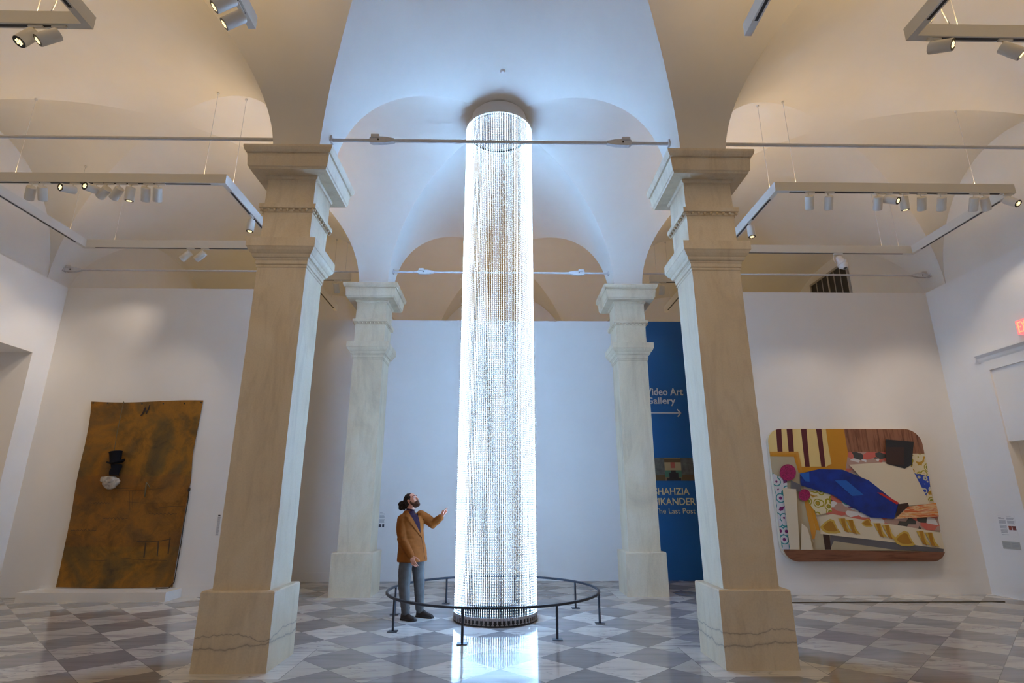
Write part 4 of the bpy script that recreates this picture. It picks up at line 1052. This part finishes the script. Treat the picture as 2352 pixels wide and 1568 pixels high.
chest = Vector((-1.365, 8.825, 1.27)); neck0 = wp(942.5, 1172, 8.81)
RS, LS = wp(921.5, 1191, 8.70), wp(969, 1181, 8.93)
RE, RW = wp(924, 1241, 8.64), wp(944, 1276, 8.575)
LE, LW = wp(995, 1203, 8.90), wp(1013, 1187, 8.84)
hc = wp(946.5, 1150.5, 8.80)
# head frame
hy = Vector((.90, -.44, 0)).normalized(); tilt = math.radians(27)
hx = (hy * math.cos(tilt) + Vector((0, 0, 1)) * math.sin(tilt)).normalized(); hl = Vector((0, 0, 1)).cross(hy).normalized(); hz = hx.cross(hl).normalized()
if hz.z < 0: hz = -hz
def H(f, l, u): return hc + hx * f + hl * l + hz * u
HR = Matrix((hx, hl, hz)).transposed()
person = thing('person', 'bearded man in brown jacket and grey trousers, looking up and pointing at the glowing column', 'person', (hipC.x, hipC.y, 0))

bm = bmesh.new()
# skull and face
ball(bm, H(-.012, 0, .03), 1, 3, (.098, .077, .092), HR); ball(bm, H(.028, 0, -.028), 1, 3, (.062, .060, .078), HR)
ball(bm, H(.055, 0, -.085), 1, 2, (.032, .034, .024), HR); ball(bm, H(.062, 0, .048), 1, 2, (.024, .050, .022), HR)
limb(bm, [H(.080, 0, .020), H(.100, 0, -.008), H(.108, 0, -.022)], [.010, .012, .0145]); ball(bm, H(.094, .012, -.026), .010, 2); ball(bm, H(.094, -.012, -.026), .010, 2)
for s in (1, -1):
    limb(bm, [H(.078, s * .012, .038), H(.070, s * .044, .040)], [.009, .007]); ball(bm, H(.060, s * .040, -.015), 1, 2, (.022, .018, .020), HR)
    ball(bm, H(-.008, s * .078, .000), 1, 2, (.020, .008, .032), HR); ball(bm, H(-.014, s * .084, .012), 1, 2, (.016, .006, .016), HR)
limb(bm, [H(.086, -.020, -.050), H(.095, 0, -.049), H(.086, .020, -.050)], [.005, .007, .005]); limb(bm, [H(.084, -.018, -.061), H(.092, 0, -.062), H(.084, .018, -.061)], [.005, .008, .005])
limb(bm, [H(-.025, 0, -.055), neck0 + Vector((0, 0, .01)), neck0 - Vector((0, 0, .06))], [.058, .056, .068])
# trunk
stack(bm, [(hipC - Vector((0, 0, .09)), .12, .08), (hipC, .155, .10), (hipC + Vector((-.012, 0, .14)), .135, .085), (chest, .155, .10), (chest + Vector((0, 0, .10)), .165, .10), (neck0 - Vector((0, 0, .07)), .10, .07), (neck0 - Vector((0, 0, .02)), .06, .055)], FW, LT, 24)
limb(bm, [neck0 - Vector((0, 0, .13)), RS - Vector((0, 0, .02)), RE, RW], [.045, .046, .040, .029]); limb(bm, [neck0 - Vector((0, 0, .13)), LS - Vector((0, 0, .02)), LE, LW], [.045, .046, .038, .028])
limb(bm, [RH_, RK, RA + Vector((0, 0, .02))], [.085, .054, .033]); limb(bm, [LH_, LK, LA + Vector((0, 0, .02))], [.085, .054, .033])
rt, lt_ = Vector((-1.235, 8.66, .03)), Vector((-1.02, 8.88, .03))
limb(bm, [RA - Vector((0, 0, .03)), Vector((RA.x, RA.y, .045)), Vector((RA.x, RA.y, .04)).lerp(rt, .75)], [.026, .016, .010]); limb(bm, [LA - Vector((0, 0, .03)), Vector((LA.x, LA.y, .045)), Vector((LA.x, LA.y, .04)).lerp(lt_, .75)], [.026, .016, .010])
# right hand: hangs open, palm half turned forward, fingers loosely curled
def hand(w, d, side, palm, curls, spread, thumb, sc=1.0):
    """w wrist, d along the hand, side towards the thumb, palm normal; curls per finger (index first)"""
    d, side, palm = d.normalized(), (side - d * side.dot(d)).normalized(), palm.normalized()
    palm = (palm - d * palm.dot(d) - side * palm.dot(side)).normalized()
    R3 = Matrix((d, side, palm)).transposed()
    ball(bm, w + d * .050 * sc, 1, 2, (.050 * sc, .041 * sc, .017 * sc), R3); limb(bm, [w - d * .02, w + d * .03 * sc], [.027, .024]); ball(bm, w + d * .035 * sc + side * .024 * sc + palm * .006, 1, 2, (.030 * sc, .018 * sc, .016 * sc), R3)
    for i in range(4):
        b = w + d * (.090 - .006 * abs(i - 1.2)) * sc + side * (.0305 - .0205 * i) * sc
        L_ = (.078, .086, .080, .064)[i] * sc; ang = 0; p = b; dirn = (d + side * spread * (1.2 - i)).normalized(); pts = [b - dirn * .02, b]
        for q, fr in ((0, .44), (1, .31), (2, .25)):
            ang += curls[i][q]; dd = dirn * math.cos(ang) + palm * math.sin(ang); p = p + dd * L_ * fr; pts.append(p)
        limb(bm, pts, [.0100, .0095, .0088, .0080, .0070], 10)
    p0 = w + d * .018 * sc + side * .026 * sc + palm * .006; t1 = (d * thumb[0] + side * thumb[1] + palm * thumb[2]).normalized(); t2 = (d * (thumb[0] + .35) + side * (thumb[1] - .35) + palm * thumb[2]).normalized()
    limb(bm, [p0, p0 + t1 * .042 * sc, p0 + t1 * .042 * sc + t2 * .034 * sc, p0 + t1 * .042 * sc + t2 * .060 * sc], [.0125, .0110, .0098, .0080], 10)
hand(RW + (RW - RE).normalized() * .015, Vector((.38, -.10, -.92)), Vector((.80, -.35, .45)), Vector((.45, -.88, .10)) * -1, [(.15, .30, .2), (.25, .35, .25), (.35, .4, .3), (.45, .45, .3)], .12, (.55, .85, .15), .98)
# left hand: raised, index finger pointing up and right at the column, the others folded
hand(LW + (LW - LE).normalized() * .012, Vector((.25, -.06, .96)), Vector((.42, -.80, .25)), Vector((.92, .30, -.15)), [(.55, .08, .05), (1.15, 1.2, .8), (1.35, 1.3, .8), (1.45, 1.3, .8)], .05, (.85, .45, .45), .98)
b = fuse(bm, .0048, 2, .5)
body = finish(b, 'body', M['skin'], person, smooth=True)

# eyes
for s in (1, -1):
    bm = bmesh.new(); ball(bm, H(.0715, s * .029, .020), .0098, 2); e_ = finish(bm, 'eye', M['eye'], person, smooth=True)
    bm = bmesh.new(); ball(bm, H(.0775, s * .030, .022), .0052, 2); finish(bm, 'iris', M['iris'], e_, smooth=True)
    bm = bmesh.new(); limb(bm, [H(.088, s * .012, .044), H(.084, s * .032, .050), H(.068, s * .052, .043)], [.0035, .0042, .003], 8); finish(bm, 'eyebrow', M['hair'], person, smooth=True)
# beard: shell over jaw and chin
bm = bmesh.new(); ball(bm, H(.045, 0, -.072), 1, 3, (.058, .058, .050), HR); ball(bm, H(.074, 0, -.088), 1, 2, (.036, .036, .036), HR)
for s in (1, -1): limb(bm, [H(.006, s * .066, -.012), H(.018, s * .062, -.045), H(.045, s * .045, -.075)], [.012, .018, .026])
limb(bm, [H(.090, -.028, -.060), H(.094, -.018, -.044), H(.100, 0, -.041), H(.094, .018, -.044), H(.090, .028, -.060)], [.007, .0075, .007, .0075, .007])
b = fuse(bm, .005, 2, .5)
for v in b.verts: v.co += (v.co - hc).normalized() * mathutils.noise.noise(v.co * 90) * .004
finish(b, 'beard', M['beard'], person, smooth=True)
bm = bmesh.new(); limb(bm, [H(.089, -.016, -.0555), H(.098, 0, -.0555), H(.089, .016, -.0555)], [.0035, .0048, .0035], 8); finish(bm, 'lips', plain('lip_skin', (.40, .15, .12), .5), person, smooth=True)
# hair pulled back into a curly bun
bm = bmesh.new(); ball(bm, H(-.033, 0, .044), 1, 3, (.096, .085, .090), HR); ball(bm, H(-.060, 0, .000), 1, 3, (.062, .076, .070), HR)
for s in (1, -1): limb(bm, [H(.030, s * .064, .055), H(.010, s * .076, .025), H(.000, s * .074, .000)], [.012, .011, .007])
limb(bm, [H(-.09, 0, .035), H(-.15, 0, .040)], [.050, .040]); ball(bm, H(-.190, 0, .040), .052, 3); ball(bm, H(-.215, .0, .000), .040, 2); ball(bm, H(-.165, -.01, -.020), .040, 2); ball(bm, H(-.12, 0, -.035), .030, 2)
b = fuse(bm, .005, 1, .5); b.normal_update()
for v in b.verts: v.co += v.normal * (mathutils.noise.noise(v.co * 38) * .009 + mathutils.noise.noise(v.co * 95) * .004)
finish(b, 'hair', M['hair'], person, smooth=True)

# trousers
bm = bmesh.new()
stack(bm, [(hipC + Vector((0, 0, .10)), .155, .115), (hipC, .178, .128), (hipC - Vector((0, 0, .08)), .175, .125), (hipC - Vector((0, 0, .13)), .14, .10)], FW, LT, 28)
limb(bm, [RH_ + Vector((0, 0, -.02)), RH_.lerp(RK, .5) + Vector((-.01, 0, 0)), RK, RK.lerp(RA, .6), RA + Vector((0, 0, .00))], [.104, .098, .084, .072, .063])
limb(bm, [LH_ + Vector((0, 0, -.02)), LH_.lerp(LK, .5), LK, LK.lerp(LA, .6), LA + Vector((0, 0, .00))], [.102, .094, .080, .069, .061])
b = fuse(bm, .009, 4, .5); b.normal_update()
for v in b.verts:
    z = v.co.z; amp = .008 * max(0, 1 - abs(z - .16) / .14) + .004 * max(0, 1 - abs(z - .46) / .12) + .0025
    v.co += v.normal * amp * mathutils.noise.noise(Vector((v.co.x * 10, v.co.y * 10, z * 26)))
    if v.co.z < .052: v.co.z = .052
    if v.co.z < .09: v.co.z = max(v.co.z, .058)
finish(b, 'trousers', M['trouser'], person, smooth=True, sharp=60)

# boots
def boot(ank, heel, toe):
    d = Vector((toe.x - heel.x, toe.y - heel.y, 0)).normalized(); s = Vector((-d.y, d.x, 0)); Lh = (toe - heel).length
    bm = bmesh.new(); rg = []
    prof = [(0, .026, .085), (.04, .034, .105), (.13, .038, .122), (.28, .039, .122), (.42, .042, .100), (.58, .047, .082), (.76, .047, .068), (.90, .040, .058), (.97, .030, .050), (1.0, .020, .040)]
    for f, hw, hh in prof:
        c = heel + d * Lh * f; ring = []
        for k in range(14):
            q = PI * k / 13; ring.append(bm.verts.new(Vector((c.x, c.y, 0)) + s * hw * math.cos(q) * (1 if k not in (0, 13) else .96) + Vector((0, 0, .022 + (hh - .022) * max(0.0, math.sin(q)) ** .75))))
        rg.append(ring)
    for i in range(len(rg) - 1):
        for k in range(13): bm.faces.new((rg[i][k], rg[i][k + 1], rg[i + 1][k + 1], rg[i + 1][k]))
        bm.faces.new((rg[i][0], rg[i + 1][0], rg[i + 1][13], rg[i][13]))
    bm.faces.new(rg[0]); bm.faces.new(rg[-1][::-1])
    c = Vector((ank.x, ank.y, 0)) - d * .005
    tube(bm, [c + Vector((0, 0, .07)), c + Vector((0, 0, .135))], [.046, .047], 16)
    b = fuse(bm, .006, 3, .5); bt = finish(b, 'boot', M['boot'], person, smooth=True)
    bm = bmesh.new(); o1, o2 = [], []
    for f, hw in [(p[0], p[1] + .004) for p in prof]: o1.append(heel + d * Lh * (f * 1.02 - .01) + s * hw); o2.append(heel + d * Lh * (f * 1.02 - .01) - s * hw)
    loop = o1 + o2[::-1]; lo = [bm.verts.new((p.x, p.y, 0)) for p in loop]; hi = [bm.verts.new((p.x, p.y, .024)) for p in loop]
    bm.faces.new(lo[::-1]); bm.faces.new(hi); n = len(loop)
    for i in range(n): bm.faces.new((lo[i], lo[(i + 1) % n], hi[(i + 1) % n], hi[i]))
    bmesh.ops.recalc_face_normals(bm, faces=bm.faces[:]); finish(bm, 'sole', M['sole'], bt)
    bm = bmesh.new()
    for i in range(4):
        cc = heel + d * Lh * (.36 + .07 * i); z = .116 - .012 * i; tube(bm, [Vector((cc.x, cc.y, z - .012)) + s * .026, Vector((cc.x, cc.y, z + .003)), Vector((cc.x, cc.y, z - .012)) - s * .026], .0032, 6)
    finish(bm, 'laces', M['sole'], bt, smooth=True)
rh = atZ(921.5, 1423, 0); rto = atZ(954, 1427, 0); lh = atZ(957, 1416, 0); lto = atZ(993.5, 1420, 0)
boot(RA, rh, rto); boot(LA, lh, lto)

# jacket
bm = bmesh.new()
hem = hipC + Vector((.0, 0, -.135))
stack(bm, [(hem + Vector((.005, 0, 0)), .238, .182), (hipC + Vector((0, 0, .0)), .228, .172), (hipC + Vector((-.015, 0, .14)), .208, .150), (chest - Vector((0, 0, .05)), .212, .150), (chest + Vector((0, 0, .08)), .215, .142),
           (chest + Vector((0, 0, .15)), .190, .116), (neck0 - Vector((.01, 0, .075)), .145, .095), (neck0 - Vector((.012, 0, .03)), .095, .078), (neck0 - Vector((.014, 0, .0)), .074, .070)], FW, LT, 40, 2.3)
limb(bm, [RS + Vector((.02, .02, -.015)), RS.lerp(RE, .5) + Vector((-.006, 0, 0)), RE, RE.lerp(RW, .55), RW - (RW - RE).normalized() * .012], [.086, .078, .068, .060, .054])
limb(bm, [LS + Vector((-.015, -.015, -.02)), LS.lerp(LE, .5), LE, LE.lerp(LW, .55), LW - (LW - LE).normalized() * .015], [.084, .076, .066, .060, .054])
b = fuse(bm, .008, 4, .5); b.normal_update()
for v in b.verts:
    p = v.co; dR = (p - RE).length; dL = (p - LE).length
    amp = .016 * max(0, 1 - dR / .20) + .018 * max(0, 1 - dL / .17) + .0035
    v.co = p + v.normal * amp * mathutils.noise.noise(Vector((p.x * 9, p.y * 9, p.z * 24)))
bvh = BVHTree.FromBMesh(b)
jk = finish(b, 'jacket', M['jacket'], person, smooth=True)
def jp(x, y): return (860 + x / 4.354, 1100 + y / 4.354)
def drape(name, poly, mat, off, parent, cuts=5):
    """a patch of cloth laid over the jacket: outline traced, every point dropped onto the cloth surface"""
    bm = bmesh.new(); vs = [bm.verts.new((x, -y, 0)) for x, y in poly]; f = bm.faces.new(vs)
    bmesh.ops.triangulate(bm, faces=[f])
    for _ in range(cuts):
        es = [e for e in bm.edges if e.calc_length() > 14]
        if not es: break
        bmesh.ops.subdivide_edges(bm, edges=es, cuts=1, use_grid_fill=False); bmesh.ops.triangulate(bm, faces=bm.faces[:])
    dead = []
    for v in bm.verts:
        u, w_ = jp(v.co.x, -v.co.y); r = ray(u, w_).normalized(); h = bvh.ray_cast(O, r, 20)
        if h[0] is None: dead.append(v); continue
        v.co = h[0] - r * off
    if dead: bmesh.ops.delete(bm, geom=dead, context='VERTS')
    bmesh.ops.recalc_face_normals(bm, faces=bm.faces[:])
    if bm.faces and sum((f.normal.dot(f.calc_center_median() - O) * f.calc_area() for f in bm.faces)) > 0:
        bmesh.ops.reverse_faces(bm, faces=bm.faces[:])
    ex = bmesh.ops.extrude_face_region(bm, geom=bm.faces[:])
    for g_ in ex['geom']:
        if isinstance(g_, bmesh.types.BMVert): g_.co += (g_.co - O).normalized() * (off + .004)
    bmesh.ops.recalc_face_normals(bm, faces=bm.faces[:])
    return finish(bm, name, mat, parent, smooth=True, sharp=50)
drape('shirt', [(322, 296), (340, 290), (372, 300), (398, 296), (414, 298), (432, 340), (455, 440), (466, 548), (440, 500), (400, 430), (365, 370)], M['shirt'], .008, person)
drape('lapel', [(298, 312), (318, 290), (352, 345), (405, 430), (462, 545), (468, 580), (400, 490), (335, 405), (346, 385), (312, 372)], M['lapel'], .012, jk)
drape('lapel', [(410, 292), (428, 302), (470, 332), (492, 385), (478, 395), (494, 420), (488, 500), (472, 575), (462, 545), (458, 450), (436, 350)], M['lapel'], .012, jk)
drape('front_edge', [(467, 575), (471, 575), (485, 650), (497, 730), (508, 806), (505, 806), (494, 733), (482, 653)], M['seam'], .004, jk)
drape('pocket_flap', [(505, 590), (521, 598), (523, 606), (505, 598)], M['seam'], .004, jk)
drape('breast_pocket', [(483, 410), (496, 396), (498, 400), (485, 415)], M['seam'], .008, jk)
bm = bmesh.new(); h_ = bvh.ray_cast(O, ray(*jp(468, 582)).normalized(), 20)
if h_[0] is not None: ball(bm, h_[0] - ray(*jp(468, 582)).normalized() * .004, .008, 2)
finish(bm, 'button', M['seam'], jk, smooth=True)
# shirt collar and cuff of the raised arm
bm = bmesh.new()
limb(bm, [neck0 + Vector((-.01, 0, -.03)), neck0 + Vector((.004, -.004, .004))], [.068, .062]); b = fuse(bm, .006, 1, .5); finish(b, 'shirt_collar', M['shirt'], person, smooth=True)
bm = bmesh.new(); dd = (LW - LE).normalized(); tube(bm, [LW - dd * .03, LW + dd * .012], [.044, .042], 16); finish(bm, 'shirt_cuff', M['shirt'], person, smooth=True, sharp=50)
